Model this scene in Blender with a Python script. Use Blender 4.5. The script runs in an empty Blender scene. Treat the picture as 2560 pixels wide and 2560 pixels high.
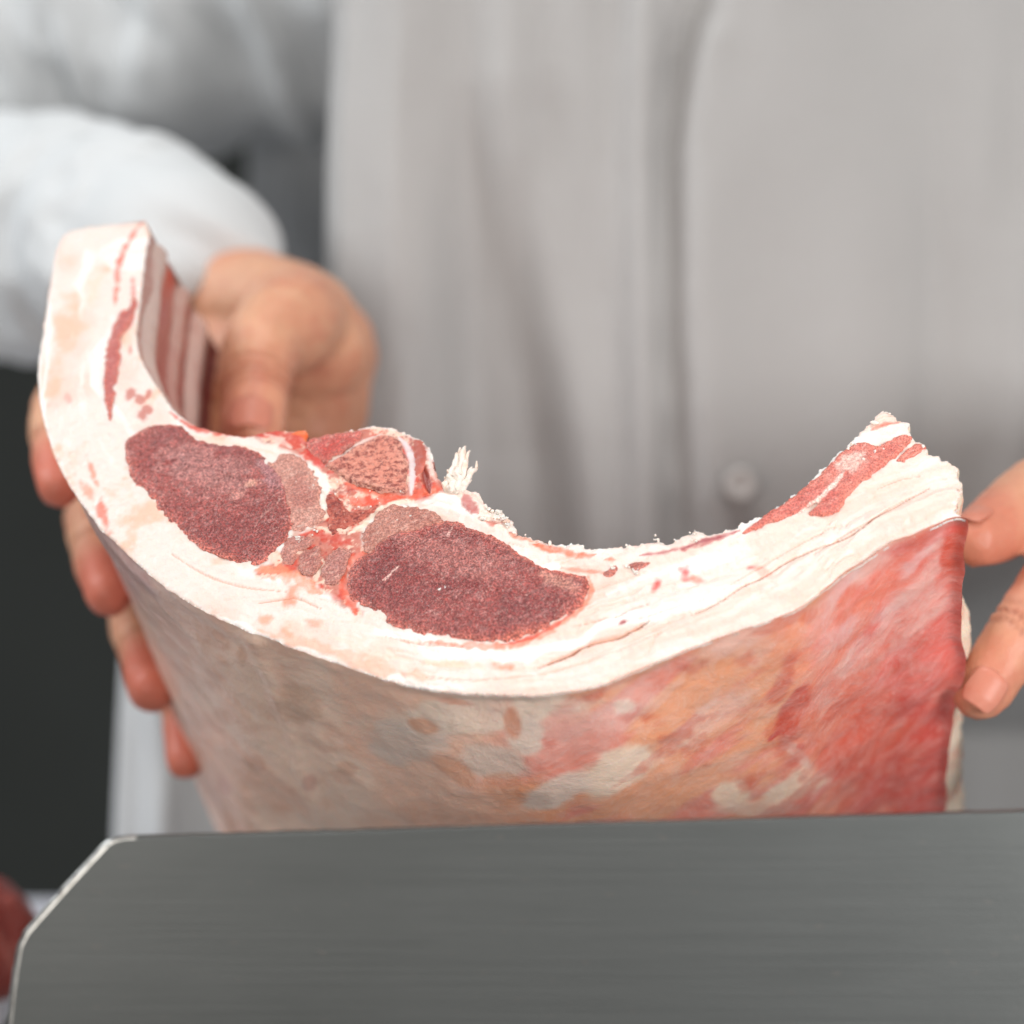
import bpy, math, random
import numpy as np
from mathutils import Vector, Matrix

# ------------------------------------------------------------------ camera, world, lamps
scene = bpy.context.scene
COL = scene.collection
LENS, DIST, CZ = 85.0, 0.70, 1.20
K = 36.0 / LENS
cam_d = bpy.data.cameras.new('camera')
cam_d.lens = LENS
cam_d.sensor_width = 36.0
cam_d.clip_start = 0.01
cam_d.clip_end = 50
cam_d.dof.use_dof = True
cam_d.dof.focus_distance = 0.71
cam_d.dof.aperture_fstop = 4.9
cam = bpy.data.objects.new('camera', cam_d)
cam.location = (0, -DIST, CZ)
cam.rotation_euler = (math.radians(90), 0, 0)
COL.objects.link(cam)
scene.camera = cam

world = bpy.data.worlds.new('World')
scene.world = world
world.use_nodes = True
world.node_tree.nodes['Background'].inputs[0].default_value = (0.97, 0.985, 1.0, 1)
world.node_tree.nodes['Background'].inputs[1].default_value = 0.22

scene.view_settings.view_transform = 'Standard'
scene.view_settings.look = 'None'
scene.view_settings.exposure = 0.0
scene.view_settings.gamma = 1.0
scene.cycles.use_denoising = True
scene.cycles.max_bounces = 8


def lamp(name, loc, aim, size, power, color):
    d = bpy.data.lights.new(name, 'AREA')
    d.shape = 'DISK'
    d.size = size
    d.energy = power
    d.color = color
    o = bpy.data.objects.new(name, d)
    o.location = loc
    o.rotation_euler = (Vector(aim) - Vector(loc)).to_track_quat('-Z', 'Y').to_euler()
    COL.objects.link(o)
    return o


lamp('ceiling_lamp', (-0.05, -0.25, 2.35), (0, 0.05, 1.2), 0.6, 6.8, (1.0, 0.985, 0.96))
lamp('side_lamp', (0.50, -0.55, 1.215), (0.05, 0.1, 1.14), 0.28, 5.0, (1.0, 0.985, 0.97))
lamp('front_fill', (-0.38, -0.78, 1.225), (-0.05, 0.08, 1.12), 0.4, 3.0, (1.0, 0.94, 0.88))  # added fill, brightens the left and middle of the outer skin
lamp('window_lamp', (-0.95, 0.12, 1.95), (-0.15, 0.22, 1.25), 0.55, 8.0, (0.93, 0.97, 1.0))


# ------------------------------------------------------------------ helpers
def P(px, py, d):
    """a point of the room that lies d metres before the camera (2560 px frame)"""
    return np.array([(px - 1280) / 2560 * K * d, d - DIST, CZ - (py - 1280) / 2560 * K * d])


def proj(V):
    d = V[:, 1] + DIST
    return V[:, 0] / (K * d) * 2560 + 1280, 1280 - (V[:, 2] - CZ) / (K * d) * 2560


def lin(r, g, b):
    c = np.array([r, g, b], float) / 255
    return np.where(c <= 0.04045, c / 12.92, ((c + 0.055) / 1.055) ** 2.4)


def sstep(x, a, b):
    t = np.clip((x - a) / (b - a), 0, 1)
    return t * t * (3 - 2 * t)


def _hash(ix, iy, iz, seed):
    h = (ix * 374761393 + iy * 668265263 + iz * 2147483647 + seed * 974711) & 0xFFFFFFFF
    h = ((h ^ (h >> 13)) * 1274126177) & 0xFFFFFFFF
    h = ((h ^ (h >> 16)) * 2246822519) & 0xFFFFFFFF
    return ((h ^ (h >> 15)) & 0xFFFFFF) / float(0xFFFFFF)


def vnoise(p, seed=0):
    p = np.asarray(p, float)
    i = np.floor(p).astype(np.int64)
    f = p - i
    f = f * f * f * (f * (f * 6 - 15) + 10)
    out = 0
    for dx in (0, 1):
        for dy in (0, 1):
            for dz in (0, 1):
                w = (f[:, 0] if dx else 1 - f[:, 0]) * (f[:, 1] if dy else 1 - f[:, 1]) * (f[:, 2] if dz else 1 - f[:, 2])
                out = out + w * _hash(i[:, 0] + dx, i[:, 1] + dy, i[:, 2] + dz, seed)
    return out


def fbm(p, scale, oct=4, seed=0, gain=0.5):
    """0..1, mean 0.5"""
    p = np.asarray(p, float) * scale
    if p.shape[1] == 2:
        p = np.column_stack([p, np.zeros(len(p))])
    s, a, n = 0, 1.0, 0
    for k in range(oct):
        s = s + a * vnoise(p * 2 ** k + 17.3 * k, seed + k)
        n += a
        a *= gain
    return s / n


def mesh_obj(name, verts, faces, mat, parent=None, col=None, smooth=True):
    me = bpy.data.meshes.new(name)
    me.from_pydata(np.asarray(verts).tolist(), [], faces if isinstance(faces, list) else faces.tolist())
    me.update()
    if smooth:
        me.polygons.foreach_set('use_smooth', [True] * len(me.polygons))
    if col is not None:
        a = me.color_attributes.new('Col', 'FLOAT_COLOR', 'POINT')
        a.data.foreach_set('color', np.column_stack([np.clip(col, 0, 1), np.ones(len(col))]).astype(np.float32).ravel())
    if mat:
        me.materials.append(mat)
    o = bpy.data.objects.new(name, me)
    COL.objects.link(o)
    if parent:
        o.parent = parent
    return o


def tag(o, label=None, cat=None, group=None, kind=None):
    if label:
        o['label'] = label
    if cat:
        o['category'] = cat
    if group:
        o['group'] = group
    if kind:
        o['kind'] = kind
    return o


def empty(name, label, cat):
    o = bpy.data.objects.new(name, None)
    o.empty_display_size = 0.02
    COL.objects.link(o)
    return tag(o, label, cat)


class Nodes:
    def __init__(self, name):
        self.m = bpy.data.materials.new(name)
        self.m.use_nodes = True
        self.t = self.m.node_tree
        self.b = self.t.nodes['Principled BSDF']
        self.co = self.t.nodes.new('ShaderNodeTexCoord').outputs['Object']

    def n(self, kind, **kw):
        x = self.t.nodes.new(kind)
        for k, v in kw.items():
            setattr(x, k, v)
        return x

    def l(self, a, b):
        self.t.links.new(a, b)

    def noise(self, scale, detail=3, rough=0.55, vec=None, stretch=None):
        x = self.n('ShaderNodeTexNoise')
        x.inputs['Scale'].default_value = scale
        x.inputs['Detail'].default_value = detail
        x.inputs['Roughness'].default_value = rough
        v = vec or self.co
        if stretch:
            mp = self.n('ShaderNodeMapping')
            mp.inputs['Scale'].default_value = stretch
            self.l(v, mp.inputs[0])
            v = mp.outputs[0]
        self.l(v, x.inputs['Vector'])
        return x.outputs['Fac']

    def rot(self, deg):
        at = self.n('ShaderNodeAttribute')
        at.attribute_name = 'Pat'
        mp = self.n('ShaderNodeMapping')
        mp.inputs['Rotation'].default_value = (0, 0, math.radians(deg))
        self.l(at.outputs['Vector'], mp.inputs[0])
        return mp.outputs[0]

    def ramp(self, fac, stops):
        r = self.n('ShaderNodeValToRGB')
        e = r.color_ramp.elements
        while len(e) < len(stops):
            e.new(0.5)
        for k, (p, c) in enumerate(stops):
            e[k].position = p
            e[k].color = (*c, 1) if len(c) == 3 else c
        self.l(fac, r.inputs[0])
        return r.outputs[0]

    def mix(self, a, b, fac, mode='MIX'):
        x = self.n('ShaderNodeMix', data_type='RGBA', blend_type=mode)
        for s, v in ((0, fac), (6, a), (7, b)):
            if hasattr(v, 'is_linked'):
                self.l(v, x.inputs[s])
            elif s == 0:
                x.inputs[0].default_value = v
            else:
                x.inputs[s].default_value = (*v, 1)
        return x.outputs[2]

    def bump(self, h, dist, strength=1.0, prev=None):
        x = self.n('ShaderNodeBump')
        x.inputs['Distance'].default_value = dist
        x.inputs['Strength'].default_value = strength
        self.l(h, x.inputs['Height'])
        if prev is not None:
            self.l(prev, x.inputs['Normal'])
        return x.outputs[0]

    def attr(self):
        a = self.n('ShaderNodeAttribute')
        a.attribute_name = 'Col'
        return a.outputs['Color']

    def set(self, **kw):
        for k, v in kw.items():
            self.b.inputs[k.replace('_', ' ')].default_value = v

    def out(self, color=None, normal=None, rough=None):
        if color is not None:
            if hasattr(color, 'is_linked'):
                self.l(color, self.b.inputs['Base Color'])
            else:
                self.b.inputs['Base Color'].default_value = (*color, 1)
        if normal is not None:
            self.l(normal, self.b.inputs['Normal'])
        if rough is not None:
            self.l(rough, self.b.inputs['Roughness'])
        return self.m

    def sss(self, w, scale, radius=(1, 0.45, 0.3)):
        self.b.inputs['Subsurface Weight'].default_value = w
        self.b.inputs['Subsurface Scale'].default_value = scale
        self.b.inputs['Subsurface Radius'].default_value = radius


# ------------------------------------------------------------------ materials
def mat_fat():
    m = Nodes('raw fat')
    c = m.attr()
    g = m.noise(900, 4, 0.6)
    c2 = m.mix(c, (0.80, 0.62, 0.52), m.ramp(g, [(0.55, (0, 0, 0)), (0.85, (0.35, 0.35, 0.35))]), 'MULTIPLY')
    nb = m.bump(m.noise(420, 4, 0.6), 0.0006, 0.5)
    nb = m.bump(m.noise(1800, 3, 0.6), 0.00025, 0.5, nb)
    m.set(Roughness=0.40, Specular_IOR_Level=0.4, Coat_Weight=0.15, Coat_Roughness=0.2)
    m.sss(0.35, 0.003)
    return m.out(c2, nb)


def mat_muscle(name, dark, sheen=1.0, g=1.0):
    m = Nodes(name)
    c = m.attr()
    v = m.n('ShaderNodeTexVoronoi', feature='F1')
    v.inputs['Scale'].default_value = 1750
    v.inputs['Randomness'].default_value = 1
    m.l(m.co, v.inputs['Vector'])
    grain = m.ramp(v.outputs['Distance'], [(0.1, (0.62, 0.52, 0.52)), (0.45, (1, 1, 1)), (0.75, (2.2, 2.2, 2.2))])
    c = m.mix(c, grain, 0.70 * g, 'MULTIPLY')
    drk = m.ramp(m.noise(900, 3, 0.7), [(0.36, (0.75 * g, 0.75 * g, 0.75 * g)), (0.52, (0, 0, 0))])
    c = m.mix(c, dark, drk)
    spk = m.ramp(m.noise(2000, 2, 0.8), [(0.56, (0, 0, 0)), (0.70, (0.85 * g, 0.85 * g, 0.85 * g))])  # pale specks: tissue grain, with wet glints put into the colour
    patchy = m.ramp(m.noise(60, 4, 0.6), [(0.35, (0.25, 0.25, 0.25)), (0.65, (1, 1, 1))])
    c = m.mix(c, tuple(lin(228, 184, 172)), m.mix(spk, patchy, 1.0, 'MULTIPLY'))
    nb = m.bump(m.noise(1300, 3, 0.7), 0.0007, 0.9)
    nb = m.bump(v.outputs['Distance'], 0.0004, 0.7, nb)
    m.set(Roughness=0.30, Specular_IOR_Level=0.5 * sheen, Coat_Weight=0.10, Coat_Roughness=0.12)
    m.sss(0.10, 0.0015)
    return m.out(c, nb)


def mat_bone():
    m = Nodes('sawn bone')
    c = m.attr()
    pores = m.ramp(m.noise(520, 4, 0.72, stretch=(1, 1, 1.5)), [(0.40, (1, 1, 1)), (0.54, (0, 0, 0))])
    c = m.mix(c, tuple(lin(120, 42, 40)), m.mix((0, 0, 0), (0.85, 0.85, 0.85), pores))
    lite = m.ramp(m.noise(900, 3, 0.6), [(0.55, (0, 0, 0)), (0.75, (0.7, 0.7, 0.7))])
    c = m.mix(c, tuple(lin(240, 180, 160)), lite)
    nb = m.bump(m.noise(520, 4, 0.72, stretch=(1, 1, 1.5)), 0.0012, 0.8)
    m.set(Roughness=0.4, Specular_IOR_Level=0.4)
    m.sss(0.15, 0.0015)
    return m.out(c, nb)


def mat_skin():
    m = Nodes('meat skin')
    c = m.attr()
    wv = m.n('ShaderNodeTexNoise')
    wv.inputs['Scale'].default_value = 40
    m.l(m.rot(0), wv.inputs['Vector'])
    wadd = m.n('ShaderNodeVectorMath', operation='MULTIPLY_ADD')
    m.l(wv.outputs['Color'], wadd.inputs[0])
    wadd.inputs[1].default_value = (0.022, 0.022, 0)
    m.l(m.rot(40), wadd.inputs[2])
    wc = wadd.outputs[0]
    f = m.noise(150, 7, 0.66, vec=wc, stretch=(0.95, 1.1, 1))
    c = m.mix(c, (0.90, 0.78, 0.72), m.ramp(f, [(0.42, (0, 0, 0)), (0.75, (0.26, 0.26, 0.26))]))
    f2 = m.noise(420, 5, 0.7, vec=wc, stretch=(0.85, 1.2, 1))
    c = m.mix(c, (0.92, 0.82, 0.78), m.ramp(f2, [(0.50, (0, 0, 0)), (0.80, (0.20, 0.20, 0.20))]))
    nb = m.bump(m.noise(120, 6, 0.62, vec=wc, stretch=(0.8, 1.15, 1)), 0.0010, 0.5)
    nb = m.bump(f2, 0.0005, 0.5, nb)
    nb = m.bump(m.noise(900, 3, 0.6), 0.0002, 0.5, nb)
    m.set(Roughness=0.32, Specular_IOR_Level=0.45, Coat_Weight=0.12, Coat_Roughness=0.12)
    m.sss(0.25, 0.003)
    return m.out(c, nb)


def mat_plain(name, rough, bump_scale=300, bump_d=0.0005, sss=0.15, spec=0.4):
    m = Nodes(name)
    nb = m.bump(m.noise(bump_scale, 4, 0.6), bump_d, 0.6)
    m.set(Roughness=rough, Specular_IOR_Level=spec)
    if sss:
        m.sss(sss, 0.002)
    return m.out(m.attr(), nb)


def mat_hand():
    m = Nodes('human skin')
    c = m.attr()
    c = m.mix(c, tuple(lin(192, 122, 98)), m.ramp(m.noise(160, 4, 0.6), [(0.45, (0, 0, 0)), (0.8, (0.35, 0.35, 0.35))]))
    v = m.n('ShaderNodeTexVoronoi', feature='DISTANCE_TO_EDGE')
    v.inputs['Scale'].default_value = 900
    m.l(m.co, v.inputs['Vector'])
    nb = m.bump(v.outputs['Distance'], 0.0004, 0.35)
    nb = m.bump(m.noise(260, 4, 0.6), 0.0006, 0.5, nb)
    m.set(Roughness=0.46, Specular_IOR_Level=0.4)
    m.sss(0.22, 0.004, (1, 0.35, 0.2))
    return m.out(c, nb)


def mat_nail():
    m = Nodes('fingernail')
    c = m.mix(tuple(lin(198, 122, 100)), tuple(lin(208, 140, 120)), m.noise(200, 2))
    m.set(Roughness=0.42, Specular_IOR_Level=0.3)
    m.sss(0.2, 0.002)
    return m.out(c)


def mat_cloth(name, a, b):
    m = Nodes(name)
    c = m.mix(a, b, m.noise(9, 4, 0.6))
    w1 = m.n('ShaderNodeTexWave', wave_type='BANDS', bands_direction='X')
    w1.inputs['Scale'].default_value = 700
    m.l(m.co, w1.inputs['Vector'])
    w2 = m.n('ShaderNodeTexWave', wave_type='BANDS', bands_direction='Z')
    w2.inputs['Scale'].default_value = 700
    m.l(m.co, w2.inputs['Vector'])
    nb = m.bump(w1.outputs['Fac'], 0.0002, 0.4)
    nb = m.bump(w2.outputs['Fac'], 0.0002, 0.4, nb)
    nb = m.bump(m.noise(28, 4, 0.5), 0.004, 0.4, nb)
    m.set(Roughness=0.9, Specular_IOR_Level=0.15, Sheen_Weight=0.1)
    return m.out(c, nb)


def mat_steel():
    m = Nodes('brushed steel')
    br = m.noise(1, 6, 0.7, stretch=(14, 900, 900))
    br2 = m.noise(1, 4, 0.6, stretch=(60, 2600, 2600))
    cloud = m.noise(14, 4, 0.55, stretch=(0.5, 1, 1.3))
    c = m.mix((0.112, 0.118, 0.116), (0.150, 0.156, 0.153), br)
    c = m.mix(c, (0.090, 0.095, 0.093), m.ramp(cloud, [(0.45, (0, 0, 0)), (0.8, (0.7, 0.7, 0.7))]))
    pit = m.ramp(m.noise(420, 2, 0.5, stretch=(0.4, 1, 1)), [(0.24, (0.5, 0.5, 0.5)), (0.33, (0, 0, 0))])
    c = m.mix(c, (0.16, 0.15, 0.14), pit)
    rr = m.n('ShaderNodeMapRange')
    rr.inputs['To Min'].default_value = 0.46
    rr.inputs['To Max'].default_value = 0.60
    m.l(br, rr.inputs['Value'])
    nb = m.bump(br, 0.0002, 0.35)
    nb = m.bump(br2, 0.0001, 0.3, nb)
    nb = m.bump(m.noise(1500, 2, 0.5), 0.00006, 0.5, nb)
    m.set(Metallic=1.0)
    return m.out(c, nb, rr.outputs[0])


def mat_edge():
    m = Nodes('steel edge highlight')
    c = m.mix((0.46, 0.46, 0.44), (0.30, 0.29, 0.27), m.ramp(m.noise(260, 4, 0.7), [(0.45, (0, 0, 0)), (0.7, (1, 1, 1))]))  # paler metal puts the rim's highlight into the colour, broken by noise
    m.set(Metallic=1.0, Roughness=0.34)
    return m.out(c, m.bump(m.noise(300, 3, 0.6), 0.0002, 0.4))


M = dict(
    fat=mat_fat(),
    loin=mat_muscle('loin muscle', tuple(lin(100, 38, 38))),
    pale=mat_muscle('pale muscle', tuple(lin(130, 72, 66)), 0.8, 0.55),
    flank=mat_muscle('flank muscle', tuple(lin(150, 70, 66)), 0.8, 0.5),
    bone=mat_bone(),
    skin=mat_skin(),
    lining=mat_plain('cavity lining', 0.4),
    chip=mat_plain('bone chip', 0.45, 700, 0.0006),
    hand=mat_hand(),
    nail=mat_nail(),
    coat=mat_cloth('coat cotton', (0.44, 0.432, 0.425), (0.48, 0.472, 0.465)),
    sleeve=mat_cloth('sleeve cotton', (0.62, 0.635, 0.645), (0.68, 0.695, 0.70)),
    button=mat_plain('button plastic', 0.35, sss=0, spec=0.5),
    steel=mat_steel(),
    edge=mat_edge(),
)


def mat_flat(name, a, b, rough, scale=20, bump=0.0003):
    m = Nodes(name)
    m.set(Roughness=rough)
    n = m.noise(scale, 4, 0.6)
    return m.out(m.mix(a, b, n), m.bump(n, bump, 0.5))


def tube_pts(path, rad, seg=20, sub=6):
    """closed tapered tube through points, rounded ends"""
    path = np.asarray(path, float)
    rad = np.asarray(rad, float)
    pr = np.column_stack([path, rad])
    d = []
    n = len(pr)
    for i in range(n - 1):
        p0, p1, p2, p3 = pr[max(i - 1, 0)], pr[i], pr[i + 1], pr[min(i + 2, n - 1)]
        for k in range(sub):
            d.append(_cr(p0, p1, p2, p3, k / sub))
    d.append(pr[-1])
    d = np.array(d)
    t = np.gradient(d[:, :3], axis=0)
    t /= np.linalg.norm(t, axis=1, keepdims=True)
    rings, up = [], np.array([0.3, 0.2, 0.9])
    a = np.linspace(0, 2 * np.pi, seg, endpoint=False)

    def ring(c, tt, r):
        u = np.cross(tt, up); u /= np.linalg.norm(u)
        v = np.cross(tt, u)
        return c + r * (np.cos(a)[:, None] * u + np.sin(a)[:, None] * v)
    for s in (-0.999, -0.92, -0.75, -0.4):
        rings.append(ring(d[0, :3] + t[0] * s * d[0, 3], t[0], d[0, 3] * math.sqrt(1 - s * s)))
    for k in range(len(d)):
        rings.append(ring(d[k, :3], t[k], d[k, 3]))
    for s in (0.4, 0.75, 0.92, 0.999):
        rings.append(ring(d[-1, :3] + t[-1] * s * d[-1, 3], t[-1], d[-1, 3] * math.sqrt(1 - s * s)))
    V = np.vstack(rings)
    m = len(rings)
    ii = np.arange(m * seg).reshape(m, seg)
    F = np.stack([ii[:-1], np.roll(ii[:-1], -1, 1), np.roll(ii[1:], -1, 1), ii[1:]], -1).reshape(-1, 4).tolist()
    F.append(list(ii[0][::-1])); F.append(list(ii[-1]))
    return V, F


# ------------------------------------------------------------------ the cut face and its plane
E_MAIN = np.array([0.0205, 0.156, -0.1188])
E_FLAP = np.array([0.0110, 0.090, -0.0330])
NRM = np.array([-0.15, -0.80, 0.585])
NRM = NRM / np.linalg.norm(NRM)
ORG = P(1280, 1457, 0.695)
AX = np.array([1.0, 0, 0]) - NRM[0] * NRM
AX /= np.linalg.norm(AX)
BX = np.cross(NRM, AX)
CAM = np.array([0, -DIST, CZ])


def to_plane(px):
    px = np.asarray(px, float)
    D = np.column_stack([(px[:, 0] - 1280) / 2560 * K, np.ones(len(px)), -(px[:, 1] - 1280) / 2560 * K])
    t = ((ORG - CAM) @ NRM) / (D @ NRM)
    W = CAM + D * t[:, None]
    return np.column_stack([(W - ORG) @ AX, (W - ORG) @ BX])


def from_plane(ab, h=0.0):
    ab = np.asarray(ab)
    h = np.broadcast_to(h, (len(ab),))
    return ORG + ab[:, :1] * AX + ab[:, 1:2] * BX + h[:, None] * NRM


def resample(pts, step, closed=True, smooth=True):
    pts = np.asarray(pts, float)
    n = len(pts)
    out = []
    rng = range(n if closed else n - 1)
    for i in rng:
        p1, p2 = pts[i], pts[(i + 1) % n]
        p0 = pts[(i - 1) % n] if (closed or i > 0) else p1
        p3 = pts[(i + 2) % n] if (closed or i + 2 < n) else p2
        m = max(1, int(np.ceil(np.linalg.norm(p2 - p1) / step)))
        for k in range(m):
            t = k / m
            if smooth:
                c = 0.5
                out.append(p1 + c * t * (p2 - p0) + t * t * (2 * c * p0 - (3 * c) * p1 - 0 * p1 + 0) * 0 +
                           _cr(p0, p1, p2, p3, t) - p1 - c * t * (p2 - p0))
            else:
                out.append(p1 + (p2 - p1) * t)
    if not closed:
        out.append(pts[-1])
    return np.array(out)


def _cr(p0, p1, p2, p3, t):
    return 0.5 * (2 * p1 + (p2 - p0) * t + (2 * p0 - 5 * p1 + 4 * p2 - p3) * t * t + (3 * p1 - p0 - 3 * p2 + p3) * t ** 3)


def seg_dist(Q, line, closed=False):
    """distance, arc position and nearest point on a polyline"""
    A = line
    B = np.roll(line, -1, 0) if closed else line[1:]
    if not closed:
        A = line[:-1]
    L = np.linalg.norm(B - A, axis=1)
    S = np.concatenate([[0], np.cumsum(L)[:-1]])
    D = B - A
    L2 = np.maximum((D ** 2).sum(1), 1e-18)
    dist = np.empty(len(Q))
    arc = np.empty(len(Q))
    near = np.empty((len(Q), 2))
    for i in range(0, len(Q), 4000):
        q = Q[i:i + 4000]
        t = np.clip(((q[:, None, :] - A[None]) * D[None]).sum(2) / L2, 0, 1)
        N = A[None] + t[..., None] * D[None]
        d2 = ((q[:, None, :] - N) ** 2).sum(2)
        j = d2.argmin(1)
        r = np.arange(len(q))
        dist[i:i + 4000] = np.sqrt(d2[r, j])
        arc[i:i + 4000] = S[j] + t[r, j] * L[j]
        near[i:i + 4000] = N[r, j]
    return dist, arc, near


def inside(Q, poly):
    x, y = Q[:, 0], Q[:, 1]
    ins = np.zeros(len(Q), bool)
    n = len(poly)
    for i in range(n):
        (x1, y1), (x2, y2) = poly[i], poly[(i + 1) % n]
        if y1 == y2:
            continue
        c = (y1 > y) != (y2 > y)
        xi = (x2 - x1) * (y - y1) / (y2 - y1) + x1
        ins ^= c & (x < xi)
    return ins


def jitter(poly, amp, scale, seed):
    t = np.roll(poly, -1, 0) - np.roll(poly, 1, 0)
    nn = np.column_stack([t[:, 1], -t[:, 0]])
    nn /= np.maximum(np.linalg.norm(nn, axis=1, keepdims=True), 1e-9)
    return poly + nn * ((fbm(poly, scale, 3, seed) - 0.5) * 2 * amp)[:, None]


def patch(name, poly, step, height, color, mat, parent, thick=None, skirt=0.0015, label=None):
    """a flat cut area: grid over the polygon, its border snapped to the outline. poly in plane metres"""
    lo, hi = poly.min(0) - step, poly.max(0) + step
    nx, ny = int((hi[0] - lo[0]) / step) + 2, int((hi[1] - lo[1]) / step) + 2
    gx, gy = np.meshgrid(lo[0] + np.arange(nx) * step, lo[1] + np.arange(ny) * step)
    G = np.column_stack([gx.ravel(), gy.ravel()])
    ins = inside(G, poly)
    cand = ins.copy().reshape(ny, nx)
    m = cand.copy()
    m[1:] |= cand[:-1]; m[:-1] |= cand[1:]
    m2 = m.copy()
    m2[:, 1:] |= m[:, :-1]; m2[:, :-1] |= m[:, 1:]
    use = m2.ravel()
    idx = np.where(use)[0]
    d, arc, near = seg_dist(G[idx], poly, True)
    Q = G[idx].copy()
    out = ~ins[idx]
    Q[out] = near[out]
    d[out] = 0
    close = (~out) & (d < 0.25 * step)
    Q[close] = near[close]
    d[close] = 0
    remap = -np.ones(len(G), int)
    remap[idx] = np.arange(len(idx))
    ii = np.arange(nx * ny).reshape(ny, nx)
    q = np.stack([ii[:-1, :-1], ii[:-1, 1:], ii[1:, 1:], ii[1:, :-1]], -1).reshape(-1, 4)
    q = remap[q]
    q = q[(q >= 0).all(1)]
    anyin = (~out)[q].any(1)
    q = q[anyin]
    used = np.unique(q)
    r2 = -np.ones(len(Q), int)
    r2[used] = np.arange(len(used))
    Q, d, arc = Q[used], d[used], arc[used]
    q = r2[q]
    h = height(Q, d, arc)
    V = from_plane(Q, h)
    px, py = proj(from_plane(Q))
    C = color(Q, d, px, py, arc)
    faces = q.tolist()
    e = np.concatenate([q[:, [0, 1]], q[:, [1, 2]], q[:, [2, 3]], q[:, [3, 0]]])
    es = np.sort(e, 1)
    key = es[:, 0] * len(Q) + es[:, 1]
    _, inv, cnt = np.unique(key, return_inverse=True, return_counts=True)
    be = e[cnt[inv] == 1]
    if thick:
        n0 = len(V)
        V = np.vstack([V, from_plane(Q, -thick - 0.4 * np.maximum(h, 0))])
        C = np.vstack([C, C])
        faces += [[a + n0 for a in reversed(f)] for f in q.tolist()]
        faces += [[b, a, a + n0, b + n0] for a, b in be.tolist()]
    else:
        bv = np.unique(be)
        mp = {int(v): len(V) + k for k, v in enumerate(bv)}
        V = np.vstack([V, from_plane(Q[bv], h[bv] - skirt)])
        C = np.vstack([C, C[bv]])
        faces += [[b, a, mp[a], mp[b]] for a, b in be.tolist()]
    # drop degenerate quads made by snapping
    o = mesh_obj(name, V, faces, mat, parent, C)
    if label:
        o['label'] = label
    return o


def px_poly(pts, step=0.0006, amp=0.0003, scale=300, seed=0):
    return jitter(resample(to_plane(pts), step), amp, scale, seed)


OUTER = [(362, 549), (310, 556), (207, 567), (155, 593), (129, 681), (109, 811), (95, 904), (93, 955), (101, 1018), (124, 1111),
         (150, 1173), (191, 1240), (238, 1307), (290, 1359), (362, 1426), (437, 1484), (530, 1537), (585, 1560), (621, 1581),
         (673, 1593), (725, 1617), (828, 1653), (932, 1689), (1018, 1712), (1106, 1727), (1209, 1734), (1313, 1737), (1390, 1730),
         (1468, 1719), (1520, 1704), (1572, 1682), (1640, 1653), (1715, 1622), (1819, 1584), (1933, 1545), (2000, 1516),
         (2052, 1478), (2103, 1436), (2181, 1384), (2233, 1350), (2285, 1333), (2336, 1310), (2390, 1289), (2420, 1297)]
END = [(2388, 1275), (2398, 1250), (2409, 1216), (2393, 1188), (2398, 1172), (2357, 1146), (2321, 1128), (2316, 1115), (2277, 1087),
       (2272, 1058), (2254, 1053), (2223, 1032), (2204, 1027)]
INNER = [(2186, 1043), (2160, 1074), (2122, 1110), (2078, 1151), (2026, 1203), (1974, 1245), (1896, 1296), (1845, 1317), (1767, 1335),
         (1736, 1330), (1679, 1353), (1638, 1348), (1591, 1366), (1572, 1362), (1494, 1373), (1416, 1357), (1339, 1347), (1282, 1321),
         (1271, 1300), (1251, 1276), (1225, 1274), (1199, 1238), (1168, 1223), (1132, 1215), (1101, 1207), (1086, 1165), (1075, 1135), (1054, 1100),
         (1002, 1078), (951, 1065), (888, 1072), (837, 1083), (769, 1100), (761, 1077), (673, 1077), (621, 1090), (569, 1085),
         (492, 1064), (440, 1028), (404, 981), (362, 914), (340, 847), (346, 780), (354, 707), (362, 640), (374, 580)]

outer_smooth = resample(to_plane(OUTER), 0.0008, closed=False)
outer_ab = jitter(outer_smooth, 0.00035, 350, 3)
end_ab = jitter(resample(to_plane(END), 0.0005, closed=False), 0.0011, 900, 4)
inner_ab = resample(to_plane(INNER), 0.0005, closed=False)
_ipx = proj(from_plane(inner_ab))[0]
_rag = np.where((_ipx > 1250) & (_ipx < 1900), 1.0, np.where(_ipx < 700, 0.15, 0.55))
_j = jitter(inner_ab, 0.0020, 560, 5) - inner_ab
inner_ab = inner_ab + _j * _rag[:, None]
inner_ab = inner_ab + (jitter(inner_ab, 0.0009, 1500, 6) - inner_ab) * _rag[:, None]
section = np.vstack([outer_ab, end_ab, inner_ab])


def mixc(C, col, m):
    return C + (np.asarray(col) - C) * np.clip(m, 0, 1)[:, None]


def blob(px, py, x, y, rx, ry, ang=0, Q=None, rough=0.5, scale=400, seed=0, soft=0.35):
    a = math.radians(ang)
    dx, dy = px - x, py - y
    u = (dx * math.cos(a) + dy * math.sin(a)) / rx
    v = (-dx * math.sin(a) + dy * math.cos(a)) / ry
    r = np.sqrt(u * u + v * v)
    if Q is not None:
        r = r + (fbm(Q, scale, 4, seed) - 0.5) * 2 * rough
    return 1 - sstep(r, 1 - soft, 1 + soft)


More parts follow.
